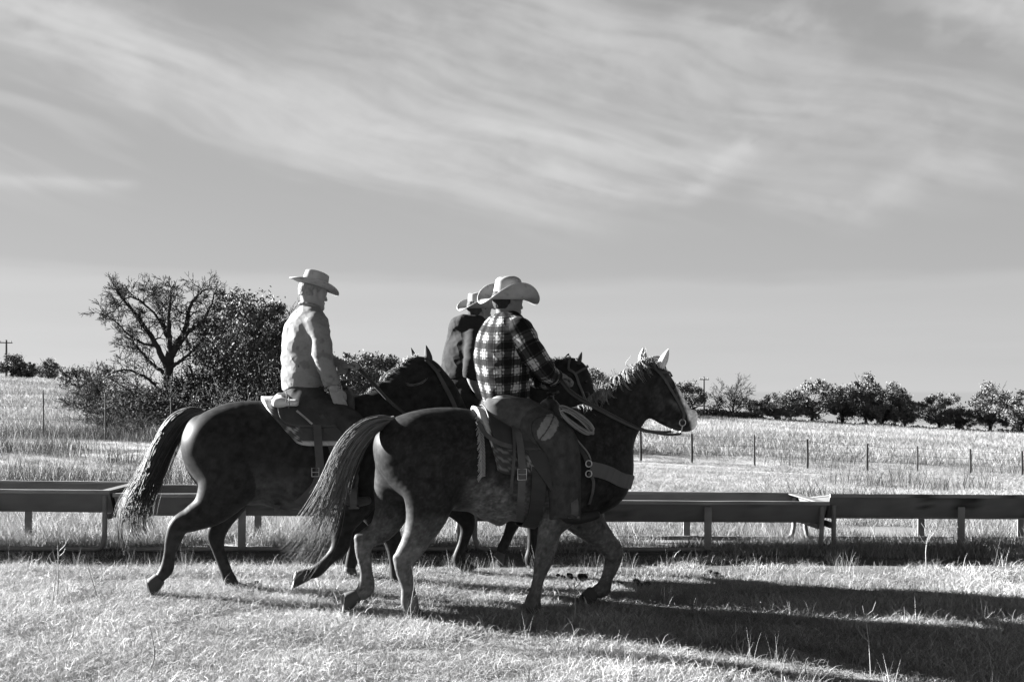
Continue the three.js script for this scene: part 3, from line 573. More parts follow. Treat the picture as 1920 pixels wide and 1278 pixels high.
// the horse behind
const backHorse = makeHorse({
  label: 'nearly black horse in the middle, half hidden behind the nearest horse', stand: backStand,
  trunk: [[700, 805, 34, 38], [722, 822, 58, 55], [765, 842, 84, 64], [830, 848, 88, 66], [900, 850, 92, 70], [960, 852, 96, 66], [1005, 845, 88, 52], [1032, 862, 54, 42]],
  neck: [[1000, 815, 70, 40], [1030, 758, 56, 33], [1052, 727, 44, 27], [1068, 706, 36, 23]],
  head: [[1074, 708, 30, 24], [1086, 735, 31, 22], [1095, 765, 25, 17], [1101, 788, 20, 15], [1104, 798, 16, 14]],
  legs: [
    { name: 'hind_near', w: 0.14, rows: [[728, 840, 56, 46, 0.1], [732, 895, 50, 40], [705, 950, 29, 26], [669, 985, 18, 14], [664, 1020, 13, 11], [659, 1052, 13, 11], [656, 1063, 11, 10]], hoof: [[656, 1064], [655, 1080], [-1, 0], 0.043], shoe: false },
    { name: 'hind_far', w: -0.02, rows: [[770, 850, 58, 46, -0.09], [815, 905, 46, 36, -0.06], [858, 950, 24, 22], [876, 982, 15, 13], [869, 1015, 11, 10], [859, 1046, 12, 11], [866, 1058, 10.5, 10]], hoof: [[868, 1060], [884, 1074], [-1, 0.2], 0.042], shoe: false },
    { name: 'fore_near', w: 0.12, rows: [[1005, 870, 50, 38, 0.09], [985, 935, 32, 27], [964, 975, 15, 14], [953, 1003, 11, 10], [943, 1026, 11.5, 11], [940, 1034, 9.5, 9]], hoof: [[938, 1037], [931, 1055], [-0.9, 0.4], 0.04], shoe: false },
    { name: 'fore_far', w: -0.12, rows: [[1005, 870, 50, 38, -0.09], [1003, 935, 34, 28], [1002, 985, 15, 14], [998, 1025, 11, 10], [994, 1046, 12, 11], [995, 1054, 10.5, 10]], hoof: [[996, 1056], [1004, 1068], [-1, 0.1], 0.042], shoe: false },
  ],
  extra: [{ rows: [[1066, 722, 26, 0.055, 12]], k: 0.03 }],
  eye: [1092, 715],
  ears: [{ base: [1059, 680, -0.05], tip: [1066, 662, -0.06], width: 0.03, open: [0.5, 0, 0.8], color: 0.02 }, { base: [1080, 688, 0.05], tip: [1090, 659, 0.065], width: 0.034, open: [0.9, 0, -0.5], color: 0.03 }],
  coat: bayCoat(0.012, 0.014),
});

// ---------------------------------------------------------------- tails, manes
tailPart(nearHorse, [[738, 789, 0], [712, 793, 0.05], [683, 810, 0.11], [655, 845, 0.16], [634, 892, 0.19], [616, 940, 0.2], [592, 990, 0.2], [556, 1044, 0.18], [530, 1066, 0.16]], (t) => [0.022 + 0.048 * Math.sin(Math.min(t, 0.4) / 0.4 * 1.57) + 0.1 * step(0.45, 1, t), 0.025 + 0.04 * t], 620, 0.17, 61, { len: [0.48, 1], wave: 0.06, col: [0.3, 1.5], r: 0.0024 });
tailPart(leftHorse, [[386, 775, -0.01], [360, 776, -0.06], [333, 794, -0.12], [308, 836, -0.17], [285, 888, -0.19], [264, 930, -0.19], [250, 968, -0.18], [254, 1006, -0.17], [266, 1022, -0.16]], (t) => [0.02 + 0.07 * Math.sin(Math.min(t, 0.4) / 0.4 * 1.57) + 0.07 * step(0.5, 1, t), 0.025 + 0.04 * t], 640, 0.06, 62, { len: [0.5, 1], wave: 0.06, col: [0.4, 1.6], r: 0.0026 });
tailPart(backHorse, [[702, 785], [685, 790], [668, 815], [655, 860], [648, 920], [650, 985]], (t) => [0.02 + 0.09 * t, 0.03 + 0.05 * t], 140, 0.012, 63);
{
  const R = rng(71), locks = [], crest = [[1222, 672], [1200, 681], [1180, 694], [1160, 710], [1142, 724], [1122, 738], [1104, 752], [1088, 765]];
  for (let i = 0; i < 84; i++) { const t = R() * (crest.length - 1.001), k = Math.floor(t), f = t - k, X = mix(crest[k][0], crest[k + 1][0], f), Y = mix(crest[k][1], crest[k + 1][1], f) + 3; const up = R() < 0.1, drop = 10 + 38 * R() * R(), dx = -14 + 40 * R();
    locks.push({ n: up ? 6 : 13, wave: 0.03, path: up ? [[X, Y, 0], [X - 4, Y - 11, 0.01], [X - 12 + 10 * R(), Y - 16 - 14 * R(), 0.02]] : [[X, Y, -0.01], [X - 2, Y - 3 - 3 * R(), 0.03], [X + dx * 0.4, Y + drop * 0.35, 0.07 + 0.015 * R()], [X + dx, Y + drop, 0.1 + 0.025 * R()]], spread: (q) => [0.02 - 0.011 * q, 0.014] }); }
  locks.push({ n: 60, wave: 0.012, path: [[1180, 694, 0.02], [1176, 704, 0.06], [1195, 716, 0.09], [1222, 738, 0.1]], spread: (q) => [0.022 - 0.012 * q, 0.012] });
  locks.push({ n: 36, path: [[1222, 672, 0], [1236, 672, 0.03], [1246, 690, 0.05], [1256, 712, 0.05]], spread: (q) => [0.022, 0.02] });
  hairPart(nearHorse, 'mane', locks, 0.2, 72, 0.0024);
  const stub = (h, line, color, seed, n, len, w0 = 0) => { const Q = rng(seed), L = []; for (let i = 0; i < n; i++) { const t = i / (n - 1) * (line.length - 1), k = Math.min(Math.floor(t), line.length - 2), f = t - k, X = mix(line[k][0], line[k + 1][0], f), Y = mix(line[k][1], line[k + 1][1], f) + 3; L.push({ n: 22, wave: 0.015, path: [[X, Y, w0 * (1 - 0.6 * t / line.length)], [X - 4, Y - len * (0.4 + 0.3 * Q()), w0 * (1 - 0.6 * t / line.length) + 0.01], [X - 8 + 3 * Q(), Y - len * (0.4 + 0.9 * Q()), w0 * (1 - 0.6 * t / line.length) + 0.035]], spread: () => [0.016, 0.022] }); } hairPart(h, 'mane', L, color, seed + 1, 0.0022); };
  stub(leftHorse, [[786, 672], [770, 676], [748, 692], [727, 710], [706, 730], [690, 744]], 0.3, 74, 40, 10, -0.11);
  hairPart(leftHorse, 'forelock', [{ n: 26, wave: 0.004, path: [[802, 674, -0.09], [806, 690, -0.03], [798, 712, 0.0], [770, 722, 0.03], [758, 716, 0.05]], spread: () => [0.006, 0.006], len: [0.85, 1] }, { n: 8, wave: 0.01, path: [[757, 690, -0.08], [730, 696, -0.03], [716, 712, 0.0], [712, 735, 0.02]], spread: () => [0.012, 0.01] }], 0.16, 75, 0.0022);
  stub(backHorse, [[1066, 676], [1050, 676], [1036, 680], [1022, 692]], 0.05, 76, 18, 10);
}

// ---------------------------------------------------------------- saddles, blankets, bridles
const leather = (v = 0.02) => mat(v, 0.55, { specularIntensity: 0.6 }), steel = mat(0.35, 0.3, { metalness: 0.9 });
const worn = (geo, base, sp = 0.5) => setColors(geo, (x, y, z) => base * (1 + sp * (fbm3(x * 22, y * 22, z * 22, 3) - 0.5) * 1.4 + 0.25 * (noise3(x * 160, y * 160, z * 160) - 0.5)));
function saddle(h, label, o) {
  const { st } = h, root = thing('saddle', label, 'saddle'); st.place(root);
  const A = st.P(...o.cantle), B = st.P(...o.seat), C = st.P(...o.fork), H = st.P(...o.horn), ax = (p, dy, dz) => V(p.x, p.y + dy, dz), Z = V(0, 0, 1), chains = [
    new Chain([[A.clone().add(V(0.02, -0.05, 0)), 0.045, 0.17], [B, 0.04, 0.15], [C.clone().add(V(-0.03, -0.06, 0)), 0.05, 0.14]], Z, 0.03),
    new Chain([[ax(A, -0.075, -0.19), 0.016], [ax(A, -0.01, -0.14), 0.022], [ax(A, 0.03, 0), 0.024], [ax(A, -0.01, 0.14), 0.022], [ax(A, -0.075, 0.19), 0.016]], V(1, 0, 0), 0.035),
    new Chain([[ax(C, -0.13, -0.2), 0.03], [ax(C, -0.02, -0.14), 0.042], [ax(C, 0.015, 0), 0.045], [ax(C, -0.02, 0.14), 0.042], [ax(C, -0.13, 0.2), 0.03]], V(1, 0, 0), 0.03),
    new Chain([[C, 0.03], [H.clone().add(V(-0.01, -0.02, 0)), 0.02]], Z, 0.02), new Chain([[H.clone().add(V(-0.025, 0, 0)), 0.014, 0.045], [H.clone().add(V(0.03, 0.008, 0)), 0.014, 0.045]], Z, 0.01)];
  part('seat', worn(new Field(chains).mesh(0.009), o.color ?? 0.02), painted(0.5, { specularIntensity: 0.6 }), root);
  const [x0, x1, a] = o.skirt, cy = B.y - 0.34;
  part('skirt', worn(drape(h.torso, 26, 40, x0, x1, -a, a, cy, 0.036, 0.012, (u, v) => { const e = Math.abs(v * 2 - 1), c = Math.abs(u * 2 - 1); return [0.5 + (u - 0.5) * (1 - 0.12 * Math.pow(e, 6)), 0.5 + (v - 0.5) * (1 - 0.14 * Math.pow(c, 4))]; }), (o.color ?? 0.02) * 0.9), painted(0.5, { specularIntensity: 0.6 }), root);
  for (const s of o.straps ?? []) { const S = new Soup(); strapOn(S, st, h.all, s.pts, s.width, s.thick ?? 0.006, s.off ?? 0.055, 34); const m = part(s.name, worn(S.geo(), s.color ?? 0.03), painted(0.5, { specularIntensity: 0.6 }), root);
    for (const b of s.buckles ?? []) { const p = st.hit(b[0], b[1], h.all, (s.off ?? 0.055) + 0.008), k = new Soup(), q = b[2] ?? 0.022; k.tube([V(-q, -q * 1.2, 0), V(q, -q * 1.2, 0), V(q, q * 1.2, 0), V(-q, q * 1.2, 0), V(-q, -q * 1.2, 0)].map((e) => e.add(p)), 0.0032, 6); k.tube([V(-q, 0, 0.003).add(p), V(q, 0, 0.003).add(p)], 0.0025, 5); part('buckle', k.geo(), steel, m); } }
  for (const s of [1, -1]) {                                       // fenders and stirrups
    const S = new Soup(), P = spline(o.fender.map(([X, Y, w]) => { const p = st.P(X, Y, w); p.z *= s; if (s < 0) p.y = mix(p.y, A.y - 0.1, 0.3); return p; }), 20); S.strap(P, P.map(() => V(0.05, 0.15, s)), (t) => mix(0.1, 0.16, step(0, 0.5, t)) * (1 - 0.55 * step(0.75, 1, t)), 0.008); part('fender', worn(S.geo(), (o.color ?? 0.02)), painted(0.55, { specularIntensity: 0.6 }), root);
    const f = st.P(...o.stirrup); f.z *= s; if (s < 0) f.y += 0.16; const K = new Soup(), U = []; for (let i = 0; i <= 20; i++) { const a2 = mix(-2.35, 2.35, i / 20); U.push(V(0, 0.075 * Math.cos(a2) + 0.02, 0.068 * Math.sin(a2))); }
    const ring = [...U, V(0, -0.055, 0.03), V(0, -0.055, -0.03)].reverse(), TR = (v) => v.applyAxisAngle(V(0, 1, 0), -s * 0.15).add(f);
    K.strap(U.map((v) => TR(v.clone())), U.map((v) => V(0, v.y - 0.02, v.z).normalize()), 0.05, 0.012); K.strap([V(0, -0.05, -0.055), V(0, -0.05, 0.055)].map(TR), [V(0, 1, 0), V(0, 1, 0)], 0.075, 0.014); part('stirrup', K.geo(), leather(o.stirrupColor ?? 0.05), root);
  }
  return root;
}
function girth(h, name, label, x0, lean, width, color, cy, off = 0.05, a0 = 1.45, a1 = 4.83) {
  const S = new Soup(); girthBand(S, h.all, x0, lean, width, 0.01, off * 0.4, a0, a1, cy); const m = part(name, worn(S.geo(), color), painted(0.7)); h.st.place(m); return tag(m, label, 'girth');
}
function blanket(h, label, x0, x1, a, cy, off, thick, base, pattern, fringe, back = 0.14) {
  const root = thing('saddle_blanket', label, 'saddle blanket'); h.st.place(root);
  const g = drape(h.torso, 40, 70, x0, x1, -a, a, cy, off, thick, (u, v) => { const e = Math.abs(v * 2 - 1); return [u + (1 - u) * (0.03 * Math.sin(v * 9) + back * e * e), 0.5 + (v - 0.5) * (1 - 0.07 * Math.pow(Math.abs(u * 2 - 1), 5))]; });
  setColors(g, (x, y, z) => { const u = (x - x0) / (x1 - x0), v = Math.atan2(Math.abs(z), y - cy) / a; return pattern(u, v, x, y, z) * (0.8 + 0.4 * noise3(x * 90, y * 90, z * 90)); });
  part('cloth', g, painted(0.95, { sheen: 0.3, sheenRoughness: 0.6 }), root);
  if (fringe) { const S = new Soup(), R = rng(91); for (let i = 0; i < 46; i++) for (const s of [1, -1]) { const an = mix(0.25, 1, i / 45) * a * s, p = girthPoint(h.torso, x0, an, cy, off + thick), n = h.torso.grad(p.x, p.y, p.z); const pts = [p, p.clone().add(V(-0.02, -0.012, 0)).addScaledVector(n, 0.004), p.clone().add(V(-0.03 - 0.02 * R(), -0.04 - 0.02 * R(), 0)).addScaledVector(n, 0.004)].map((q, k) => (k ? snap(q, h.torso, off) : q)); S.tube(pts, 0.0028, 4); } const fr = part('fringe', S.geo(), mat(fringe, 0.9), root); fr.userData.kind = 'stuff'; }
  return root;
}
function girthPoint(field, x, a, cy, off) { const dy = Math.cos(a), dz = Math.sin(a); let r = 0.02; for (let k = 0; k < 120 && r < 1; k++) { const d = field.d(x, cy + dy * r, dz * r) - off; if (d > -0.0008) break; r += Math.max(-d * 0.8, 0.0008); } return V(x, cy + dy * r, dz * r); }
function bridle(h, label, o) {
  const root = thing('bridle', label, 'bridle'), { st } = h, f = h.head; st.place(root); const mirror = (p) => V(p.x, p.y, -p.z), dark = painted(0.5, { specularIntensity: 0.6 });
  const both = (name, pts, width, flip = true) => { for (const s of flip ? [1, -1] : [1]) { const S = new Soup(); const near = pts.map((p) => st.hit(p[0], p[1], f, 0.004)); strapOn(S, st, f, s > 0 ? near : near.map(mirror), width, 0.005, 0.003, 24); part(name, worn(S.geo(), o.color ?? 0.03), dark, root); } };
  both('cheek_strap', o.cheek, 0.022);
  if (o.throat) both('throat_latch', o.throat, 0.014);
  for (const [nm, c] of [['crown_strap', o.crown], ['browband', o.brow]]) if (c) { const e = st.hit(c[0], c[1], f, 0.004), top = st.P(c[2], c[3], 0), S = new Soup(); strapOn(S, st, f, [e, snap(e.clone().lerp(top, 0.5), f, 0.004), top, snap(mirror(e).lerp(top, 0.5), f, 0.004), mirror(e)], 0.02, 0.005, 0.003, 24); part(nm, worn(S.geo(), o.color ?? 0.03), dark, root); }
  for (const s of [1, -1]) { const p = st.hit(o.bit[0], o.bit[1], f, 0.008); p.z *= s; const S = new Soup(), c = []; for (let i = 0; i <= 16; i++) c.push(V(p.x + 0.024 * Math.cos(i / 16 * 6.283), p.y + 0.024 * Math.sin(i / 16 * 6.283), p.z)); S.tube(c, 0.004, 6); S.tube([V(p.x, p.y - 0.02, p.z), V(p.x - 0.012, p.y - 0.06, p.z + s * 0.004), V(p.x - 0.03, p.y - 0.085, p.z)], 0.005, 6); part('bit_shank', S.geo(), steel, root); }
  for (const [i, r] of o.reins.entries()) { const S = new Soup(), P = spline(r.map(([X, Y, w]) => st.P(X, Y, w)), 40); S.strap(P, P.map((p, k) => V(0.2, 0.3, i % 2 ? -1 : 1)), 0.017, 0.007); part('rein', worn(S.geo(), o.color ?? 0.03), dark, root); }
  return root;
}
const LX = (h, X, Y = 850) => h.st.P(X, Y, 0).x;
// near horse
const cyN = nearStand.P(950, 880, 0).y, cyL = leftStand.P(580, 852, 0).y, cyB = backStand.P(880, 850, 0).y;
const zig = (u, v, n, m) => Math.abs(((v * n + Math.abs(((u * m) % 1) - 0.5)) % 1 + 1) % 1 - 0.5);
blanket(nearHorse, 'woven saddle blanket with fringe and zigzag stripes on the nearest horse', LX(nearHorse, 890), LX(nearHorse, 1034), 1.62, cyN, 0.008, 0.02, 0.1, (u, v) => {
  if (u < 0.09) return 0.32; if (v < 0.62) return 0.05; if (v > 0.95) return 0.03;
  const s = (u * 30) % 1; return u > 0.52 ? (s < 0.3 ? 0.16 : zig(v * 4, u, 14, 3) < 0.18 ? 0.17 : 0.018) : (zig(u, v, 9, 6) < 0.15 ? 0.1 : 0.035);
}, 0.22);
saddle(nearHorse, 'dark leather stock saddle under the plaid shirt rider', {
  cantle: [908, 776, 0], seat: [950, 782, 0], fork: [1030, 762, 0], horn: [1036, 737, 0], skirt: [LX(nearHorse, 902), LX(nearHorse, 1040), 1.2],
  fender: [[985, 800, 0.27], [1010, 850, 0.32], [1045, 900, 0.35], [1066, 932, 0.35]], stirrup: [1074, 956, 0.35],
  straps: [
    { name: 'rigging_strap', pts: [[968, 800], [975, 835], [979, 880], [977, 925], [974, 975]], width: 0.05, color: 0.045, buckles: [[979, 889, 0.03]] },
    { name: 'hanging_latigo', pts: [[962, 800], [964, 850], [960, 900], [958, 925]], width: 0.02, color: 0.03, off: 0.06 },
    { name: 'skirt_edge', pts: [[895, 790], [912, 815], [935, 830], [960, 838]], width: 0.03, color: 0.04, off: 0.05 }],
});
girth(nearHorse, 'girth', 'dark girth strap round the belly of the nearest horse', LX(nearHorse, 985, 960), 0, 0.1, 0.03, cyN);
{
  const root = thing('breast_collar', 'wide leather breast collar across the chest of the nearest horse', 'breast collar'); nearStand.place(root);
  const f = nearHorse.all, near = [[1106, 878], [1125, 882], [1145, 889], [1158, 896]].map(([X, Y]) => nearStand.hit(X, Y, f, 0.006)), tip = V(near[3].x + 0.03, near[3].y - 0.012, 0), S = new Soup();
  strapOn(S, nearStand, nearHorse.body, [...near, tip, ...near.slice().reverse().map((p) => V(p.x, p.y, -p.z))], (t) => 0.1, 0.009, 0.006, 50); part('band', worn(S.geo(), 0.045), painted(0.55, { specularIntensity: 0.6 }), root);
  const T = new Soup(); strapOn(T, nearStand, f, [[1104, 872], [1094, 850], [1078, 822]], 0.035, 0.007, 0.01); part('upper_strap', worn(T.geo(), 0.03), painted(0.55), root);
  const U = new Soup(); strapOn(U, nearStand, f, [[1104, 886], [1112, 900], [1111, 920], [1104, 945]], 0.022, 0.006, 0.012); part('lower_strap', worn(U.geo(), 0.05), painted(0.55), root);
  for (const [X, Y] of [[1104, 869], [1104, 888]]) { const p = nearStand.hit(X, Y, f, 0.016), c = []; for (let i = 0; i <= 16; i++) c.push(V(p.x + 0.022 * Math.cos(i / 16 * 6.283), p.y + 0.022 * Math.sin(i / 16 * 6.283), p.z)); part('ring', new Soup().tube(c, 0.0045, 6).geo(), steel, root); }
}
bridle(nearHorse, 'dark leather bridle with split reins on the white faced horse', {
  cheek: [[1228, 691], [1236, 698], [1258, 730], [1272, 754], [1282, 775], [1281, 790]], crown: [1228, 691, 1221, 677], brow: [1237, 699, 1262, 702], bit: [1280, 792],
  reins: [[[1277, 813, 0.09], [1258, 815, 0.1], [1232, 812, 0.11], [1195, 804, 0.15], [1130, 773, 0.19], [1070, 738, 0.12], [1046, 708, 0.0]], [[1262, 809, -0.08], [1240, 810, -0.06], [1200, 803, 0.13], [1132, 769, 0.175], [1072, 734, 0.1], [1048, 705, 0.0]]],
});
{
  const root = thing('rope_coil', 'coiled lariat rope hung at the saddle front by the rider\u2019s knee', 'rope'); nearStand.place(root);
  const R = rng(95); for (let k = 0; k < 6; k++) { const c = nearStand.P(1079 + R() * 3, 784 + k * 1.6, 0.3 + 0.012 * k), P = [], L = 0.135 + 0.02 * (R() - 0.3), w = 0.024 + 0.014 * R(); for (let i = 0; i <= 36; i++) { const a = i / 36 * 6.283, p = V(L * Math.cos(a), w * Math.sin(a), 0.03 * Math.sin(a + k)); p.applyAxisAngle(V(0, 0, 1), -0.62).add(c); P.push(p); } part('loop', new Soup().tube(P, 0.0062, 6).geo(), mat(0.14, 0.8), root); }
  part('tail_end', new Soup().tube(spline([[1062, 800, 0.3], [1085, 828, 0.3], [1103, 850, 0.27], [1108, 862, 0.26]].map((p) => nearStand.P(...p)), 20), 0.006, 6).geo(), mat(0.14, 0.8), root);
}
// left horse
blanket(leftHorse, 'pale edged saddle pad with woven pattern on the dark bay horse', LX(leftHorse, 494), LX(leftHorse, 652), 1.32, cyL, 0.008, 0.024, 0.1, (u, v) => {
  if (u < 0.1 || v > 0.94) return 0.3; if (u > 0.18 && u < 0.4 && v > 0.68 && zig(u * 5, v, 7, 2) < 0.16) return 0.22; return 0.045;
}, 0, 0.36);
saddle(leftHorse, 'worn leather saddle under the light jacket rider', {
  cantle: [558, 748, 0], seat: [592, 756, 0], fork: [652, 742, 0], horn: [646, 716, 0], skirt: [LX(leftHorse, 520), LX(leftHorse, 662), 1.08], color: 0.03,
  fender: [[610, 775, 0.27], [632, 830, 0.32], [650, 890, 0.35], [662, 922, 0.35]], stirrup: [664, 940, 0.34],
  straps: [{ name: 'back_cinch_strap', pts: [[594, 796], [597, 840], [599, 880], [592, 908], [575, 928], [556, 943]], width: 0.06, color: 0.035, buckles: [[591, 885, 0.026]] }, { name: 'saddle_string', pts: [[556, 770], [568, 780], [585, 795]], width: 0.014, color: 0.2, off: 0.07 }],
});
girth(leftHorse, 'girth', 'thin dark girth strap under the belly of the dark bay horse', LX(leftHorse, 520, 940), 0, 0.04, 0.03, cyL, 0.05, 2.7, 3.6);
{
  const root = thing('saddle_bag', 'pale cantle bag tied behind the light jacket rider', 'bag'), p = leftStand.P(528, 746, 0.0); leftStand.place(root);
  const chains = [new Chain([[p.clone().add(V(-0.03, -0.02, -0.24)), 0.028, 0.03], [p.clone().add(V(-0.01, 0.0, 0)), 0.036, 0.05], [p.clone().add(V(-0.02, -0.035, 0.22)), 0.032, 0.04]], V(1, 0, 0), 0.02), new Chain([[p.clone().add(V(-0.04, -0.03, 0.2)), 0.026, 0.05], [p.clone().add(V(0.1, -0.035, 0.24)), 0.026, 0.045]], V(0, 0, 1), 0.04)];
  part('pouch', worn(new Field(chains).mesh(0.009), 0.34, 0.3), painted(0.8), root);
  for (const [X, Y] of [[536, 742], [541, 752]]) { const S = new Soup(); S.tube(spline([V(0, 0.03, 0), V(0.004, 0, 0.02), V(0, -0.05, 0.01)].map((q) => q.add(leftStand.P(X, Y, 0.3))), 8), 0.004, 5); part('tie_string', S.geo(), mat(0.1, 0.7), root); }
}
bridle(leftHorse, 'dark leather bridle on the bay horse left of the hooded rider', {
  cheek: [[812, 686], [822, 700], [838, 728], [852, 756], [864, 785]], crown: [812, 686, 800, 671], brow: [818, 694, 828, 692], bit: [866, 796],
  reins: [[[862, 815, 0.1], [800, 800, 0.16], [740, 762, 0.17], [700, 722, 0.05], [668, 690, -0.1], [656, 683, -0.12]], [[862, 815, -0.1], [790, 795, 0.14], [735, 755, 0.16], [698, 716, 0.02], [670, 688, -0.11], [657, 682, -0.13]], [[655, 688, -0.12], [652, 712, -0.1], [651, 735, -0.05], [654, 745, 0]]],
});
// the horse behind
blanket(backHorse, 'dark saddle blanket on the black horse behind', LX(backHorse, 790), LX(backHorse, 945), 1.3, cyB, 0.008, 0.02, 0.03, () => 0.02);
saddle(backHorse, 'dark saddle under the hooded rider, mostly hidden', { cantle: [838, 752, 0], seat: [870, 758, 0], fork: [940, 748, 0], horn: [945, 728, 0], skirt: [LX(backHorse, 815), LX(backHorse, 950), 1.1], color: 0.012, fender: [[880, 780, 0.25], [905, 830, 0.3], [930, 890, 0.33], [945, 925, 0.33]], stirrup: [950, 945, 0.33],
  straps: [{ name: 'rigging_strap', pts: [[900, 790], [905, 840], [908, 900], [905, 930]], width: 0.05, color: 0.02 }] });
bridle(backHorse, 'plain leather bridle on the black horse behind', { color: 0.035, cheek: [[1066, 692], [1078, 700], [1086, 720], [1096, 745], [1101, 770]], crown: [1066, 692, 1068, 678], brow: [1080, 700, 1090, 694], bit: [1099, 788], reins: [[[1098, 800, 0.09], [1050, 790, 0.15], [990, 755, 0.12], [930, 740, 0.05]], [[1098, 800, -0.09], [1050, 785, -0.1], [990, 752, 0.0], [930, 738, 0.03]]] });
// ---------------------------------------------------------------- riders
function headFrame(C, yaw, pitch, roll = 0, s = 1) {
  const m = new THREE.Matrix4().makeRotationY(yaw).multiply(new THREE.Matrix4().makeRotationZ(-pitch)).multiply(new THREE.Matrix4().makeRotationX(roll));
  const f = V(1, 0, 0).transformDirection(m), u = V(0, 1, 0).transformDirection(m), r = V(0, 0, 1).transformDirection(m);
  return { f, u, r, m, C, H: (a, b, c) => C.clone().addScaledVector(f, a * s).addScaledVector(u, b * s).addScaledVector(r, c * s), s };
}
function headChains(h, jawW = 1) {
  const { H, r, s } = h, q = (a, b, c, R, L) => [H(a, b, c), R * s, (L ?? R) * s], c = (rows, k, name = 'head', ax = r) => new Chain(rows, ax, k * s, 3, name);
  const L = [
    c([q(-0.03, 0.032, 0, 0.082, 0.07), q(0.02, 0.036, 0, 0.084, 0.071)], 0.02), c([q(0.03, 0, 0, 0.06, 0.06), q(0.046, -0.06, 0, 0.048, 0.047 * jawW)], 0.03),
    c([q(-0.04, -0.03, 0, 0.055, 0.055), q(-0.03, -0.07, 0, 0.055, 0.055)], 0.03, 'neck'), c([q(0.086, -0.1, 0, 0.018, 0.02), q(0.075, -0.104, 0, 0.02, 0.024)], 0.02),
    c([q(0.092, 0.012, 0, 0.009, 0.009), q(0.104, -0.012, 0, 0.0095, 0.01), q(0.11, -0.03, 0, 0.012, 0.014)], 0.012), c([q(0.092, -0.062, 0, 0.011, 0.022), q(0.09, -0.073, 0, 0.011, 0.02)], 0.01),
    c([q(0.086, 0.03, -0.034, 0.012), q(0.094, 0.033, 0, 0.012), q(0.086, 0.03, 0.034, 0.012)], 0.015),
  ];
  for (const e of [1, -1]) {
    L.push(c([q(-0.01, -0.045, e * 0.05 * jawW, 0.024, 0.018), q(0.03, -0.085, e * 0.038 * jawW, 0.02, 0.016), q(0.075, -0.104, e * 0.012, 0.016)], 0.025));
    L.push(c([q(0.055, -0.012, e * 0.048, 0.02, 0.014)], 0.02));                                     // cheekbone
    L.push(c([q(0.083, 0.008, e * 0.031, 0.011)], 0.006), c([q(0.099, -0.034, e * 0.012, 0.007)], 0.008));   // lid, nostril wing
    L.push(c([q(-0.014, 0.018, e * 0.079, 0.013, 0.006), q(-0.02, 0.008, e * 0.083, 0.017, 0.006), q(-0.012, -0.018, e * 0.077, 0.012, 0.006), q(-0.004, -0.03, e * 0.072, 0.009, 0.006)], 0.006, 'ear'), c([q(-0.002, -0.004, e * 0.074, 0.007, 0.006)], 0.006, 'ear'));
  }
  return L;
}
// a hand: wrist point, direction of the knuckles, back-of-hand normal, thumb side (+1 / -1 along cross(dir, back)), finger curl in radians per joint
function handChains(W, dir, back, thumbSide, curl, s = 1) {
  dir = dir.clone().normalize(); back = back.clone().addScaledVector(dir, -back.dot(dir)).normalize(); const side = V().crossVectors(dir, back).multiplyScalar(thumbSide), L = [], p = (a, b, c) => W.clone().addScaledVector(dir, a * s).addScaledVector(back, b * s).addScaledVector(side, c * s);
  L.push(new Chain([[p(-0.02, 0, 0), 0.027 * s, 0.021 * s], [p(0.03, 0, 0.002), 0.038 * s, 0.016 * s], [p(0.075, 0, 0.002), 0.039 * s, 0.0145 * s]], back, 0.012, 3, 'hand'));
  const F = [[0.082, 0.03, 0.07], [0.088, 0.01, 0.079], [0.085, -0.011, 0.073], [0.076, -0.03, 0.057]];
  F.forEach(([a, c, len], i) => {
    let q = p(a, 0.003, c), ang = curl * 0.6; const pts = [[p(a - 0.02, 0.002, c * 0.9), 0.0098 * s]], seg = [0.45, 0.32, 0.26];
    pts.push([q, 0.0102 * s]); for (let j = 0; j < 3; j++) { const d = dir.clone().multiplyScalar(Math.cos(ang)).addScaledVector(back, -Math.sin(ang)); q = q.clone().addScaledVector(d, len * seg[j] * s); pts.push([q, (0.0094 - 0.0009 * j) * s]); ang += curl * (1 + 0.08 * i); }
    L.push(new Chain(pts, V(0, 0, 1), 0.004, 3, 'hand'));
  });
  const t0 = p(0.012, -0.004, 0.03), t1 = p(0.045, -0.016, 0.05), t2 = p(0.068, -0.026, 0.046), t3 = p(0.086, -0.032, 0.034); L.push(new Chain([[t0, 0.0155 * s], [t1, 0.0125 * s], [t2, 0.0108 * s], [t3, 0.009 * s]], V(0, 0, 1), 0.008, 3, 'hand'));
  return L;
}
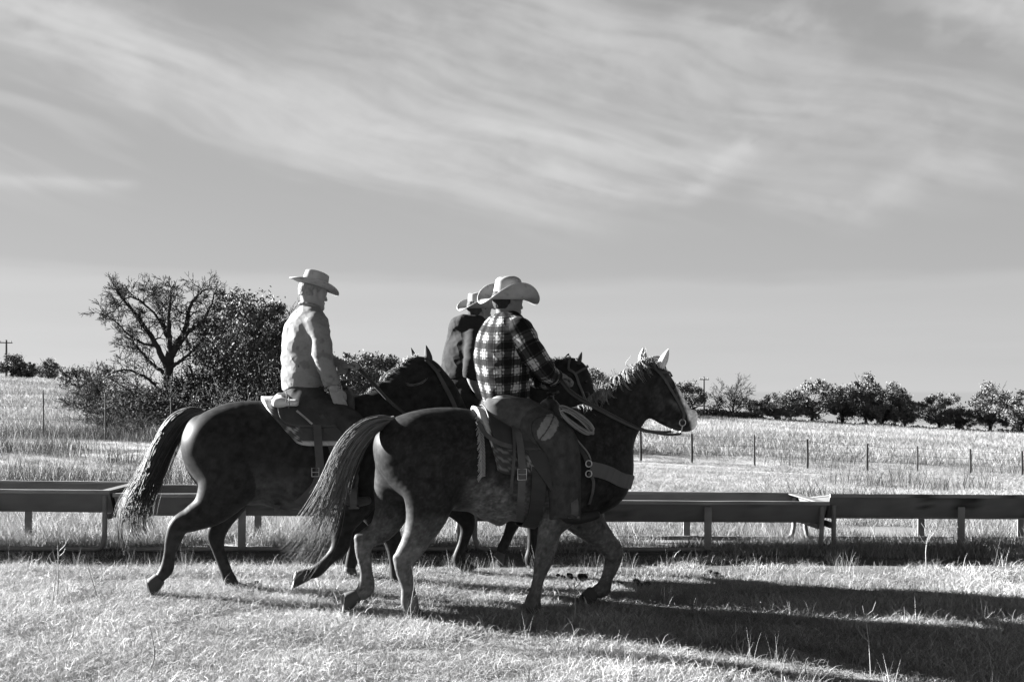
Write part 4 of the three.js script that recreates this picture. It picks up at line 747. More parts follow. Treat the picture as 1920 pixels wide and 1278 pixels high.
function makeHat(parent, h, o) {                                   // felt hat on the head frame h
  const hat = new THREE.Group(); hat.name = 'hat'; parent.add(hat);
  const m = new THREE.Matrix4().makeRotationY(o.yaw).multiply(new THREE.Matrix4().makeRotationZ(-o.pitch)).multiply(new THREE.Matrix4().makeRotationX(o.roll ?? 0)).setPosition(o.at), n = 72;
  const paint = (g, k = 1) => setColors(g, (x, y, z) => o.color * k * (0.86 + 0.3 * fbm3(x * 26, y * 26, z * 26, 3)) * (1 - 0.35 * step(0.66, 0.8, fbm3(x * 40 + 7, y * 40, z * 40, 2))));
  const A = o.crownL, B = o.crownW, hC = o.crownH, taper = o.taper ?? 0.84;
  const crown = shell(n, 26, (u, v) => {
    const a = u * 6.28319, ca = Math.cos(a), sa = Math.sin(a); let k, y; const turn = o.dome ? 0.5 : 0.66, lowY = o.dome ? 0.7 : 0.88;
    if (v < turn) { const t = v / turn; k = mix(1, taper, Math.pow(t, 1.1)); y = hC * lowY * t; } else { const t = (v - turn) / (1 - turn); k = taper * Math.cos(t * 1.5708 * 0.96) ** (o.dome ? 0.8 : 0.62); y = hC * (lowY + (1 - lowY) * Math.sin(t * 1.5708)); }
    const x = ca * A * k, z = sa * B * k, top = step(0.5, 0.98, v); y -= top * o.crease * Math.exp(-((z / (B * 0.3)) ** 2)) * (1 - 0.25 * ca); y -= step(0.2, 1, v) * (o.slope ?? 0) * ca * k * hC;
    const pinch = o.pinch * step(0.3, 0.8, v) * Math.exp(-(((Math.abs(Math.abs(a > 3.1416 ? a - 6.2832 : a) - 0.75)) / 0.4) ** 2)); const p = V(x * (1 - pinch * 0.5), y, z * (1 - pinch)), q = p.clone().multiplyScalar(0.975); q.y = p.y - 0.003; return [q, p];
  }, true).applyMatrix4(m); part('crown', paint(crown), painted(0.9), hat);
  const brim = shell(n, 10, (u, v) => {
    const a = u * 6.28319, ca = Math.cos(a), sa = Math.sin(a), up = o.curl * Math.pow(Math.abs(sa), 1.7) * Math.pow(v, 1.5), side = Math.abs(sa) ** 2, ll = mix(A, o.brimL * (ca > 0 ? 1.02 : 1), v), ww = mix(B, o.brimW, v) * (1 - 0.16 * side * v * clamp(o.curl / 0.09));
    const y = up - (ca > 0 ? o.dipFront : o.dipBack) * ca * ca * v * v, p = V(ca * ll, y, sa * ww); return [p.clone().add(V(0, -0.0042, 0)), p];
  }, true).applyMatrix4(m); part('brim', paint(brim, 0.97), painted(0.9), hat);
  const edge = []; for (let i = 0; i <= n; i++) { const a = i / n * 6.28319, ca = Math.cos(a), sa = Math.sin(a), side = sa * sa; edge.push(V(ca * o.brimL * (ca > 0 ? 1.02 : 1), o.curl * Math.pow(Math.abs(sa), 1.7) - (ca > 0 ? o.dipFront : o.dipBack) * ca * ca - 0.002, sa * o.brimW * (1 - 0.16 * side * clamp(o.curl / 0.09))).applyMatrix4(m)); }
  part('brim_edge', new Soup().tube(edge, 0.0042, 6).geo(), mat(o.color * 1.1, 0.8), hat);
  const bandN = [], band = []; for (let i = 0; i <= 48; i++) { const a = i / 48 * 6.28319; band.push(V(Math.cos(a) * A * 0.995, 0.012, Math.sin(a) * B * 0.995).applyMatrix4(m)); bandN.push(V(Math.cos(a), 0, Math.sin(a)).transformDirection(m)); }
  part('hat_band', new Soup().strap(band, bandN, 0.016, 0.004).geo(), mat(o.band ?? o.color * 0.55, 0.8), hat);
}
const wrinkle = (amp, sx, sy, seed) => (x, y, z) => { const u = x * sx + seed + 0.5 * y * sy * 0.4, n = 0.7 * noise3(u, y * sy, z * sx) + 0.3 * noise3(u * 2.1, y * sy * 2.1, z * sx * 2.1), r = 1 - Math.abs(n * 2 - 1) * 1.5; return amp * (Math.max(r, 0) - 0.5); };

const foldTex = canvasNoise(512, (i, j) => {                          // cloth folds: sharp slanting ridges over a fine weave
  const n = 512, w = tile(n, 3, 61, 2)(i, j) * 60, f = (px, py, s, dx) => { const a = tile(n, px, s, 2)((i + dx * j + w + 4 * n) % n, j); return Math.pow(1 - Math.min(1, Math.abs(a * 2 - 1) * 1.9), 1.6); };
  return 0.15 + 0.4 * f(3, 3, 71, 1) + 0.32 * f(5, 5, 75, -1) + 0.18 * tile(n, 4, 81, 2)(i, j);
});
function clothUV(g, c, per = 0.8) { const p = g.attributes.position, uv = new Float32Array(p.count * 2); for (let i = 0; i < p.count; i++) { uv[i * 2] = Math.atan2(p.getZ(i) - c.z, p.getX(i) - c.x) * 0.19 / per; uv[i * 2 + 1] = p.getY(i) / per; } g.setAttribute('uv', new THREE.BufferAttribute(uv, 2)); return g; }
const clothMat = new THREE.MeshPhysicalMaterial({ color: grey(1), vertexColors: true, roughness: 0.95, specularIntensity: 0.08, side: THREE.DoubleSide, bumpMap: foldTex, bumpScale: 0.013 });
function makeRider(o) {
  const { stand: st } = o, root = thing('person', o.label, 'person'); st.place(root);
  const yaw = o.yaw * Math.PI / 180, lat = V(Math.sin(yaw), 0, Math.cos(yaw)), pts = (rows) => rows.map(([X, Y, r, w, rl]) => st.pt(X, Y, r, w ?? 0, rl));
  const torso = new Chain(pts(o.torso), lat, 0.05, 5, 'torso'), arm = (rows) => new Chain(pts(rows), V(0, 0, 1), 0.035, 5, 'arm'), leg = (rows) => new Chain(pts(rows), V(0, 0, 1), 0.05, 5, 'leg');
  const arms = o.arms.map((a) => arm(a.rows)), flip = (rows) => rows.map(([X, Y, r, w, rl]) => { const [p, a, b] = st.pt(X, Y, r, w, rl); p.z *= -1; return [p, a, b]; });
  const legR = leg(o.leg), legL = new Chain(flip(o.leg), V(0, 0, 1), 0.05, 5, 'leg'), boots = [leg(o.boot), new Chain(flip(o.boot), V(0, 0, 1), 0.03, 5, 'boot')];
  const h = headFrame(st.P(o.head[0], o.head[1], o.head[2] ?? 0), o.headYaw * Math.PI / 180, o.headPitch * Math.PI / 180, 0, o.headScale ?? 1);
  // the body: head, neck, trunk, limbs and hands as one mesh
  const slim = (c, d) => { const k = Object.assign(Object.create(Object.getPrototypeOf(c)), c); k.inflate = -d; return k; };
  const neck = new Chain(pts(o.neck), V(0, 0, 1), 0.03, 4, 'neck');
  const limbs = new Field([torso, ...arms, legR, legL, ...boots, neck].map((c) => slim(c, c === neck ? 0 : 0.014)));
  const list = [limbs.mesh(0.014)]; const hc = headChains(h, o.jaw ?? 1); list.push(new Field([...hc, neck]).mesh(0.0042, { smooth: 2, bounds: [h.C.clone().add(V(-0.16, -0.15, -0.16)), h.C.clone().add(V(0.16, 0.15, 0.16))] }));
  const skin = (x, y, z) => o.skin * (0.88 + 0.24 * fbm3(x * 40, y * 40, z * 40, 2));
  for (const a of o.arms) { const W = st.P(...a.hand.wrist); list.push(new Field(handChains(W, V(...a.hand.dir), V(...a.hand.back), a.hand.thumb, a.hand.curl, a.hand.s ?? 1.08)).mesh(0.0034, { smooth: 1 })); }
  const body = part('body', setColors(mergeAll(list), skin), painted(0.6, { specularIntensity: 0.4 }), root);
  for (const e of [1, -1]) part('eye', new THREE.SphereGeometry(0.0115, 12, 8).translate(...h.H(0.0875, 0.007, e * 0.031).toArray()), mat(0.02, 0.2), root);
  // hair close to the skull
  const hair = new Field([new Chain([[h.H(-0.034, 0.03, 0), 0.0875, 0.076], [h.H(0.01, 0.036, 0), 0.086, 0.0755]], h.r, 0.02, 3), new Chain([[h.H(-0.05, -0.02, 0), 0.056, 0.06], [h.H(-0.042, -0.05, 0), 0.052, 0.054]], h.r, 0.03, 3)], (v, x, y, z) => {
    const q = V(x, y, z).sub(h.C), a = q.dot(h.f), b = q.dot(h.u), n = 0.004 * (noise3(x * 120, y * 60, z * 120) - 0.5);
    return Math.max(v + n, o.hairLine - b + Math.max(0, a + 0.02) * 0.9, a - 0.062 + Math.max(0, 0.06 - b) * 0.9 - Math.max(0, b - 0.06) * 0.8);
  });
  part('hair', setColors(hair.mesh(0.005, { smooth: 1 }), (x, y, z) => o.hair * (0.7 + 0.6 * noise3(x * 150, y * 60, z * 150))), painted(0.8), root);
  // clothes
  const shirtChains = [torso, ...arms, ...(o.collar ?? [])].map((c) => slim(c, -0.004)), wr = wrinkle((o.fold ?? 0.012) * 1.3, 4, 8, o.seed), wr2 = wrinkle((o.fold ?? 0.012) * 0.3, 11, 18, o.seed + 3);
  const hem = st.P(o.hem[0], o.hem[1], 0).y, shirt = new Field([...shirtChains, ...(o.shirtExtra ? o.shirtExtra(st, lat) : [])], (v, x, y, z) => Math.max(v - wr(x, y, z) * step(0.02, -0.06, v - 0.03) - wr2(x, y, z), hem + 0.012 * Math.sin(z * 16 + x * 11) + (o.hemSlope ?? 0) * x - y));
  const sg = shirt.mesh(0.0062, { smooth: 2, slack: 0.05 });
  const cT = torso, ref = (x, y, z) => { const [c, t] = shirt.nearest(x, y, z); return [c?.tag === 'arm' ? 'arm' : 'torso', t, c]; };
  setColors(sg, (x, y, z) => o.cloth(...ref(x, y, z), x, y, z, lat)); part(o.top, clothUV(sg, st.P(o.torso[2][0], o.torso[2][1], 0)), clothMat, root);
  const pr = wrinkle(0.008, 9, 12, o.seed + 9), pants = new Field([torso, legR, legL].map((c) => slim(c, 0.0)), (v, x, y, z) => Math.max(v - pr(x, y, z), y - (hem + 0.045), (o.pantsHem ?? -9) - y));
  part('jeans', clothUV(setColors(pants.mesh(0.009, { smooth: 2, slack: 0.03, bounds: pantsBox(pants) }), (x, y, z) => o.jeans * mottle(x, y, z, 0.6)), st.P(o.leg[0][0], o.leg[0][1], 0)), clothMat, root);
  for (const b of boots) part('boot', worn(new Field([b]).mesh(0.008), o.bootColor ?? 0.025), painted(0.6), root);
  makeHat(root, h, { ...o.hat, yaw: (o.headYaw + (o.hatYaw ?? 0)) * Math.PI / 180, pitch: o.hat.pitch * Math.PI / 180, roll: (o.hat.roll ?? 0) * Math.PI / 180, at: h.H(o.hat.f ?? 0, o.hat.up, o.hat.r ?? 0) });
  return { root, h, st, shirt, pants, legR, torso, arms };
}
const pantsBox = (f) => { const lo = V(1e9, 1e9, 1e9), hi = V(-1e9, -1e9, -1e9); for (const c of f.chains) if (c.tag === 'leg') { lo.min(c.lo); hi.max(c.hi); } hi.y += 0.1; return [lo.addScalar(-0.05), hi.addScalar(0.05)]; };
const ringChain = (st, c, rx, rz, r, tilt, yaw) => { const P = []; for (let i = 0; i <= 10; i++) { const a = i / 10 * 6.28319, x = Math.cos(a) * rx, z = Math.sin(a) * rz; P.push([V(c.x + x * Math.cos(yaw) + z * Math.sin(yaw), c.y - tilt * Math.cos(a), c.z - x * Math.sin(yaw) + z * Math.cos(yaw)), r * 1.6, r * 0.8]); } return new Chain(P, V(0, 1, 0), 0.012, 2, 'torso'); };

// plaid as the cloth is woven: bands across and along, in metres
function plaid(a, b) {
  const f = (t) => { const q = ((t % 0.115) + 0.115) % 0.115 / 0.115; if (q < 0.4) return 0; if (q < 0.46) return 0.55; if (q < 0.53) return 0.12; if (q < 0.86) return q > 0.66 && q < 0.73 ? 0.62 : 1; if (q < 0.93) return 0.12; return 0.55; };
  const l = f(a) + f(b); return l > 1.5 ? 0.21 : l > 1.05 ? 0.06 : l > 0.85 ? 0.022 : l > 0.5 ? 0.018 : 0.006;
}
const nearRider = makeRider({
  stand: nearStand, seed: 5, label: 'rider in a plaid shirt, patched trousers and wide brimmed pale hat, nearest the camera', yaw: 16, top: 'plaid_shirt', fold: 0.011,
  torso: [[950, 768, 40, 0, 50], [949, 740, 41, 0, 50], [943, 702, 44, 0, 56], [940, 662, 46, 0, 61], [945, 632, 42, 0, 61], [951, 610, 28, 0, 44]], neck: [[952, 606, 20, 0, 19], [956, 585, 18, 0, 17.5], [957, 570, 17, 0]],
  arms: [{ rows: [[976, 621, 24, 0.18], [996, 656, 22.5, 0.24], [1018, 690, 20, 0.24], [1030, 703, 16.5, 0.15], [1041, 706, 13, 0.05]], hand: { wrist: [1043, 705, 0.04], dir: [0.75, 0.05, -0.65], back: [0.2, 0.9, 0.3], thumb: -1, curl: 1.15 } },
    { rows: [[932, 620, 22, -0.2], [965, 675, 19, -0.27], [1010, 712, 15, -0.18], [1038, 712, 12, -0.08]], hand: { wrist: [1040, 712, -0.07], dir: [0.9, 0, 0.3], back: [0, 0.9, -0.3], thumb: 1, curl: 1.1 } }],
  leg: [[950, 775, 44, 0.09, 40], [1002, 797, 39, 0.2, 34], [1046, 826, 33, 0.29, 30], [1058, 868, 28, 0.32, 24], [1060, 915, 25, 0.33, 22], [1061, 955, 21, 0.33, 19]],
  boot: [[1061, 935, 16, 0.33], [1064, 966, 14, 0.33], [1086, 971, 11.5, 0.33, 12], [1108, 967, 10, 0.33, 11], [1118, 965, 8, 0.33, 9]],
  head: [953, 566, 0], headYaw: 18, headPitch: 3, skin: 0.085, hair: 0.012, hairLine: -0.055, jaw: 1.1, hem: [950, 758], hemSlope: -0.03, jeans: 0.045, bootColor: 0.015, pantsHem: nearStand.P(1060, 972, 0.3).y,
  hat: { pitch: -2, roll: 4, up: 0.022, f: 0.0, crownL: 0.118, crownW: 0.1, crownH: 0.164, taper: 0.82, dome: 1, crease: 0.012, pinch: 0.1, brimL: 0.222, brimW: 0.2, curl: 0.11, dipFront: 0.035, dipBack: 0.032, color: 0.2 },
  shirtExtra: (st) => [ringChain(st, st.P(952, 592, 0), 0.072, 0.074, 0.013, 0.012, 0.3)],
  cloth(kind, t, c, x, y, z, lat) {
    if (kind === 'arm') { const i = Math.min(Math.floor(t * c.S.length), c.S.length - 1), s = c.S[i], q = V(x - s[0], y - s[1], z - s[2]), ax = V(s[5], s[6], s[7]).normalize(), n = V().crossVectors(ax, V(0, 0, 1)).normalize(), m = V().crossVectors(ax, n); return plaid(t * 0.52, Math.atan2(q.dot(n), q.dot(m)) * 0.075 + 0.02) * (0.85 + 0.3 * noise3(x * 90, y * 90, z * 90)); }
    const C0 = nearStand.P(944, 680, 0), q = V(x - C0.x, 0, z - C0.z), a = Math.atan2(q.dot(lat), -q.x * lat.z + q.z * lat.x); return plaid(y + 0.012 * Math.sin(a * 2), a * 0.19 + 0.03) * (0.85 + 0.3 * noise3(x * 90, y * 90, z * 90));
  },
});
{                                                                   // chaps over the near leg, with pale patches stitched on the thigh
  const r = nearRider, st = nearStand, S = new Field([new Chain([st.pt(1000, 797, 39, 0.2, 36), st.pt(1044, 826, 35.5, 0.29, 33), st.pt(1058, 866, 30.5, 0.32, 27), st.pt(1059, 915, 29, 0.33, 25), st.pt(1060, 975, 29, 0.33, 24)], V(0, 0, 1), 0.03, 5)], (v, x, y, z) => Math.max(v - 0.006 * (fbm3(x * 12, y * 12, z * 12, 3) - 0.5) - 0.004, st.P(1060, 970, 0.33).y + 0.015 * Math.sin(x * 30) - y));
  const T = new Field(S.chains.map((c) => { const k = Object.assign(Object.create(Object.getPrototypeOf(c)), c); return k; }), S.extra);
  const A = st.P(1035, 782, 0.3), B = st.P(1011, 818, 0.3), U = B.clone().sub(A), L = U.length(); U.normalize(); const W = V(-U.y, U.x, 0).normalize();
  const g = setColors(T.mesh(0.0065, { smooth: 2 }), (x, y, z) => { const q = V(x - A.x, y - A.y, 0), u = q.dot(U) / L, w = Math.abs(q.dot(W)), e = 0.006 * (noise3(x * 90, y * 90, z * 90) - 0.5) * 2; const inP = z > 0.1 && u + e * 8 > -0.12 && u + e * 8 < 1.12 && w + e < 0.05 * (1 - 0.3 * Math.pow(Math.abs(u * 2 - 1), 4)) && w > 0.004; return (inP ? 0.12 : 0.035) * mottle(x, y, z, 0.7); });
  part('chaps', clothUV(g, st.P(1058, 900, 0.33)), clothMat, r.root);
}
const leftRider = makeRider({
  stand: leftStand, seed: 25, label: 'rider in a light canvas jacket and pale hat, sitting upright on the left horse', yaw: 27, top: 'jacket', fold: 0.016,
  torso: [[570, 750, 33, 0, 44], [568, 722, 35, 0, 44], [569, 690, 38, 0, 47], [572, 650, 39, 0, 51], [575, 618, 36, 0, 51], [579, 597, 24, 0, 38]], neck: [[580, 588, 14.5, 0], [583, 568, 13.5, 0], [584, 556, 13.5, 0]],
  arms: [{ rows: [[594, 607, 19, 0.16], [601, 640, 18.5, 0.22], [606, 674, 16.5, 0.25], [617, 703, 14.5, 0.25], [625, 726, 13.5, 0.24]], hand: { wrist: [627, 733, 0.24], dir: [0.4, -0.9, 0.05], back: [0.1, 0.05, 0.98], thumb: -1, curl: 0.5, s: 1.2 } },
    { rows: [[566, 605, 18, -0.18], [598, 650, 17, -0.26], [618, 682, 15, -0.24], [640, 688, 11.5, -0.15]], hand: { wrist: [643, 687, -0.145], dir: [0.95, 0.15, 0.3], back: [0, 0.95, -0.2], thumb: 1, curl: 1.15 } }],
  leg: [[578, 758, 33, 0.09, 34], [625, 778, 29, 0.19, 27], [668, 806, 24, 0.29, 22], [664, 845, 19, 0.32, 18], [655, 890, 15, 0.33, 14], [653, 912, 13, 0.33]],
  boot: [[654, 850, 17, 0.32, 15], [652, 895, 13, 0.33], [650, 932, 11, 0.33], [668, 940, 9.5, 0.33, 10], [688, 938, 8, 0.33, 9]],
  head: [587, 550, 0], headYaw: 20, headPitch: 8, skin: 0.17, hair: 0.14, hairLine: -0.03, hem: [570, 727], hemSlope: 0.06, jeans: 0.03, bootColor: 0.04,
  hat: { pitch: 15, roll: 3, up: 0.058, f: 0.0, crownL: 0.107, crownW: 0.088, crownH: 0.118, taper: 0.88, crease: 0.008, pinch: 0.1, brimL: 0.196, brimW: 0.17, curl: 0.036, dipFront: 0.012, dipBack: -0.006, color: 0.2 },
  shirtExtra: (st) => [ringChain(st, st.P(580, 572, 0), 0.066, 0.07, 0.011, 0.014, 0.3)],
  cloth(kind, t, c, x, y, z) { const s = fbm3(x * 16 + 4, y * 16, z * 16, 3), d = noise3(x * 38, y * 38, z * 38); return 0.135 * (0.9 + 0.2 * fbm3(x * 7, y * 7, z * 7, 3)) * (1 - 0.3 * step(0.6, 0.72, s)) * (d > 0.93 ? 0.35 : 1) * (0.92 + 0.16 * noise3(x * 130, y * 130, z * 130)); },
});
const backRider = makeRider({
  stand: backStand, seed: 45, label: 'rider in a dark hooded sweatshirt and pale hat, behind the plaid shirt rider', yaw: 27, top: 'hooded_sweatshirt', fold: 0.018,
  torso: [[868, 752, 30, 0, 40], [866, 728, 32, 0, 40], [866, 696, 34, 0, 43], [873, 656, 35, 0, 46], [880, 628, 32, 0, 45], [887, 612, 22, 0, 34]], neck: [[890, 606, 14, 0], [895, 590, 13, 0], [896, 584, 12.5, 0]],
  arms: [{ rows: [[893, 626, 17, 0.16], [889, 664, 16.5, 0.24], [885, 700, 15, 0.27], [893, 725, 13, 0.24], [905, 742, 11, 0.18]], hand: { wrist: [906, 744, 0.17], dir: [0.8, -0.3, -0.5], back: [0.2, 0.8, 0.5], thumb: -1, curl: 1.1 } },
    { rows: [[874, 620, 16, -0.16], [893, 670, 15, -0.24], [915, 715, 12, -0.18], [930, 736, 10, -0.08]], hand: { wrist: [931, 737, -0.07], dir: [0.9, 0, 0.3], back: [0, 0.9, -0.3], thumb: 1, curl: 1.1 } }],
  leg: [[872, 760, 31, 0.09, 30], [915, 785, 27, 0.18, 24], [950, 815, 22, 0.26, 20], [952, 860, 18, 0.29], [948, 905, 14, 0.3], [947, 925, 12, 0.3]],
  boot: [[949, 880, 14, 0.3], [947, 930, 11, 0.3], [962, 940, 9, 0.3], [982, 938, 7.5, 0.3]],
  head: [899, 582, 0], headYaw: 25, headPitch: 4, skin: 0.13, hair: 0.03, hairLine: -0.05, hem: [868, 714], hemSlope: -0.1, jeans: 0.02,
  hat: { pitch: -3, roll: 2, up: 0.022, crownL: 0.11, crownW: 0.092, crownH: 0.135, taper: 0.9, crease: 0.012, pinch: 0.08, brimL: 0.2, brimW: 0.18, curl: 0.08, dipFront: 0.02, dipBack: 0.018, color: 0.2 },
  shirtExtra: (st) => [ringChain(st, st.P(888, 603, 0), 0.085, 0.092, 0.024, 0.03, 0.45), new Chain([st.pt(890, 607, 13, 0.13), st.pt(868, 607, 16, 0.09), st.pt(860, 613, 18, 0), st.pt(862, 608, 15, -0.09)], V(0, 0, 1), 0.03, 4, 'torso')],
  cloth(kind, t, c, x, y, z) { return 0.02 * (0.9 + 0.2 * fbm3(x * 9, y * 9, z * 9, 3)) * (0.9 + 0.2 * noise3(x * 140, y * 140, z * 140)); },
});
// ---------------------------------------------------------------- feed bunks
const paint1 = painted(0.7, { metalness: 0.15, specularIntensity: 0.4 });
function rusty(g, base, seed, k = 0.5) { const P = g.attributes.position, N = g.attributes.normal; if (P.count > 200) { for (let i = 0; i < P.count; i++) { const d = 0.012 * (fbm3(P.getX(i) * 2.6 + seed, P.getY(i) * 3, P.getZ(i) * 3, 2) - 0.5); P.setXYZ(i, P.getX(i), P.getY(i) + d * 0.6, P.getZ(i) + d * Math.sign(N.getZ(i) || 1) * 0 + d); } g.computeVertexNormals(); } return setColors(g, (x, y, z) => base * (0.6 + 0.55 * fbm3(x * 6 + seed, y * 14, z * 6, 3) + 0.4 * fbm3(x * 19 + seed, y * 3, z * 19, 3)) * (1 - k * step(0.62, 0.74, fbm3(x * 2.2 + seed, y * 9, z * 2.2, 4)))); }
function fineBox(sx, sy, sz, n = 30) { return new THREE.BoxGeometry(sx, sy, sz, Math.max(1, Math.min(n, Math.round(sx / 0.05))), Math.max(1, Math.round(sy / 0.04)), 1); }
function feedBunk(label, X0, D0, X1, D1, o) {
  const root = thing('feed_bunk', label, 'feed trough', o.group ?? undefined), a = onGround(X0, D0), b = onGround(X1, D1), len = Math.hypot(b.x - a.x, b.z - a.z); root.position.copy(a); root.rotation.order = 'YZX';
  root.rotation.y = -Math.atan2(b.z - a.z, b.x - a.x); root.rotation.z = Math.atan2(b.y - a.y + (o.dy ?? 0), len); const H = o.h, W = 0.92, d = 0.2, base = o.base ?? 0.12, inset = 0.13; let s = o.seed;
  const pan = (name, g, k = 1) => part(name, rusty(g, base * k, s += 3, o.rust ?? 0.4), paint1, basin), basin = new THREE.Group(); basin.name = 'basin'; root.add(basin); basin.position.set(0, H, -W / 2); basin.rotation.x = o.tilt ?? 0;
  const slope = Math.atan2(inset, d), sl = Math.hypot(inset, d), put = (g, z, rx, x = len / 2, y = -d / 2) => g.applyMatrix4(new THREE.Matrix4().makeRotationX(rx).setPosition(x, y, z));
  pan('front_panel', put(fineBox(len, sl, 0.006), W / 2 - inset / 2, slope)); pan('back_panel', put(fineBox(len, sl, 0.006), -W / 2 + inset / 2, -slope));
  pan('bottom_panel', put(fineBox(len - 0.02, 0.006, W - inset * 2 - 0.012), 0, 0, len / 2, -d));
  pan('front_rim', put(fineBox(len + 0.01, 0.034, 0.03), W / 2 + 0.012, 0, len / 2, 0.004), 1.25); pan('back_rim', put(fineBox(len + 0.01, 0.034, 0.03), -W / 2 - 0.012, 0, len / 2, 0.004), 1.2);
  for (const [x, k] of [[0.006, 1], [len - 0.006, -1]]) {
    const sh = new THREE.Shape([new THREE.Vector2(-W / 2, 0), new THREE.Vector2(W / 2, 0), new THREE.Vector2(W / 2 - inset, -d), new THREE.Vector2(-W / 2 + inset, -d)]), g = new THREE.ExtrudeGeometry(sh, { depth: 0.006, bevelEnabled: false }).rotateY(Math.PI / 2); g.translate(x - 0.003, -0.004, 0); pan('end_panel', g, 0.5);
    pan('end_rim', new THREE.BoxGeometry(0.09, 0.012, W - 0.03).translate(x + k * 0.045, 0.008, 0), 0.6);
  }
  for (const z of [0.0, -W]) {                                       // bent pipe runners that rise into the end legs
    const r = 0.024, zz = z + (z < 0 ? 0.06 : -0.03), P = [V(0.05, H - 0.03, zz), V(0.05, 0.16, zz), V(0.07, 0.07, zz), V(0.15, r + 0.01, zz), V(len / 2, r + 0.01, zz), V(len - 0.15, r + 0.01, zz), V(len - 0.07, 0.07, zz), V(len - 0.05, 0.16, zz), V(len - 0.05, H - 0.03, zz)];
    part('runner', rusty(new Soup().tube(new THREE.CatmullRomCurve3(P, false, 'catmullrom', 0.12).getPoints(90), r, 8, 1, true).geo(), base * 1.15, s += 5, 0.3), paint1, root);
    for (const f of [0.36, 0.66]) part('leg', rusty(new THREE.BoxGeometry(0.07, H - d * 0.2 - 0.04, 0.014, 1, 8, 1).translate(len * f, (H - d * 0.2) / 2 + 0.02, zz + (z < 0 ? -0.03 : 0.034)), base * 1.1, s += 2, 0.3), paint1, root);
  }
  for (const x of [0.05, len - 0.05]) part('crossbar', rusty(new THREE.BoxGeometry(0.05, 0.05, W - 0.16).translate(x, H - d - 0.035, -W / 2), base, s += 2), paint1, root);
  return root;
}
feedBunk('metal feed bunk at the far left edge, running out of the picture', -470, 9.95, 203, 10.02, { h: 0.57, seed: 3 });
feedBunk('metal feed bunk behind the left horse', 212, 10.03, 872, 10.25, { h: 0.54, seed: 40 });
feedBunk('metal feed bunk to the right of the nearest horse, its end panel in the sun', 880, 10.27, 1552, 10.5, { h: 0.49, seed: 80 });
feedBunk('rust stained feed bunk at the right edge, its back leaning down', 1556, 10.52, 2230, 10.75, { h: 0.5, seed: 120, tilt: -0.135, rust: 0.75, base: 0.1 });

// ---------------------------------------------------------------- wire fence
{
  const root = thing('wire_fence', 'barbed wire fence on thin weathered posts crossing the pasture', 'fence'), R = rng(201);
  const posts = [[-60, 728, 39], [80, 731, 38.5], [197, 737, 38], [320, 745, 37.5], [440, 752, 37], [560, 760, 36.5], [690, 768, 36], [820, 777, 35.5], [950, 786, 35], [1080, 796, 34.5], [1201, 805, 34], [1297, 813, 34], [1415, 815, 34], [1514, 823, 34], [1627, 831, 34.4], [1721, 836, 34], [1820, 841, 34], [1917, 845, 34], [2020, 852, 34]];
  const tops = posts.map(([X, Y, D], i) => {
    const top = at(X, Y, D), foot = V(top.x + 0.03 * (R() - 0.5), terrain(top.x, top.z) - 0.05, top.z), steel = i > 10 && i % 3 === 0, S = new Soup(), P = spline([foot, foot.clone().lerp(top, 0.5).add(V(0.015 * (R() - 0.5), 0, 0)), top], 6);
    S.tube(P, (t) => (i < 6 ? 0.028 : steel ? 0.032 : 0.042) * (1 - 0.1 * t), 7, (t) => 0.8 + 0.4 * R(), true); part('post', S.geo(), painted(0.95, { color: grey(i < 6 ? 0.05 : 0.03) }), root); return [foot, top];
  });
  for (let i = 0; i < tops.length - 1; i++) for (const f of [0.93, 0.66, 0.4]) {
    const a = tops[i][0].clone().lerp(tops[i][1], f), b = tops[i + 1][0].clone().lerp(tops[i + 1][1], f), m = a.clone().lerp(b, 0.5).add(V(0, -0.02 - 0.03 * R(), 0)); part('wire', new Soup().tube(spline([a, m, b], 8), 0.0045, 4).geo(), mat(0.06, 0.6, { metalness: 0.3 }), root);
  }
}
function utilityPole(X, Ytop, D, label) {
  const root = thing('utility_pole', label, 'utility pole'), top = at(X, Ytop, D), foot = V(top.x, terrain(top.x, top.z) - 0.5, top.z); root.position.copy(foot); const h = top.y - foot.y;
  part('pole', new THREE.CylinderGeometry(0.11, 0.17, h, 8).translate(0, h / 2, 0), mat(0.06, 0.9), root); part('crossarm', new THREE.BoxGeometry(1.5, 0.12, 0.1).rotateY(0.5).translate(0, h - 0.35, 0.16), mat(0.06, 0.9), root);
  for (const x of [-0.6, 0, 0.6]) part('insulator', new THREE.CylinderGeometry(0.05, 0.05, 0.18, 6).translate(x * Math.cos(0.5), h - 0.2, 0.16 - x * Math.sin(0.5)), mat(0.2, 0.4), root);
}
utilityPole(11, 637, 130, 'utility pole rising behind the trees at the far left edge'); utilityPole(1320, 706, 135, 'utility pole standing right of the white faced horse');

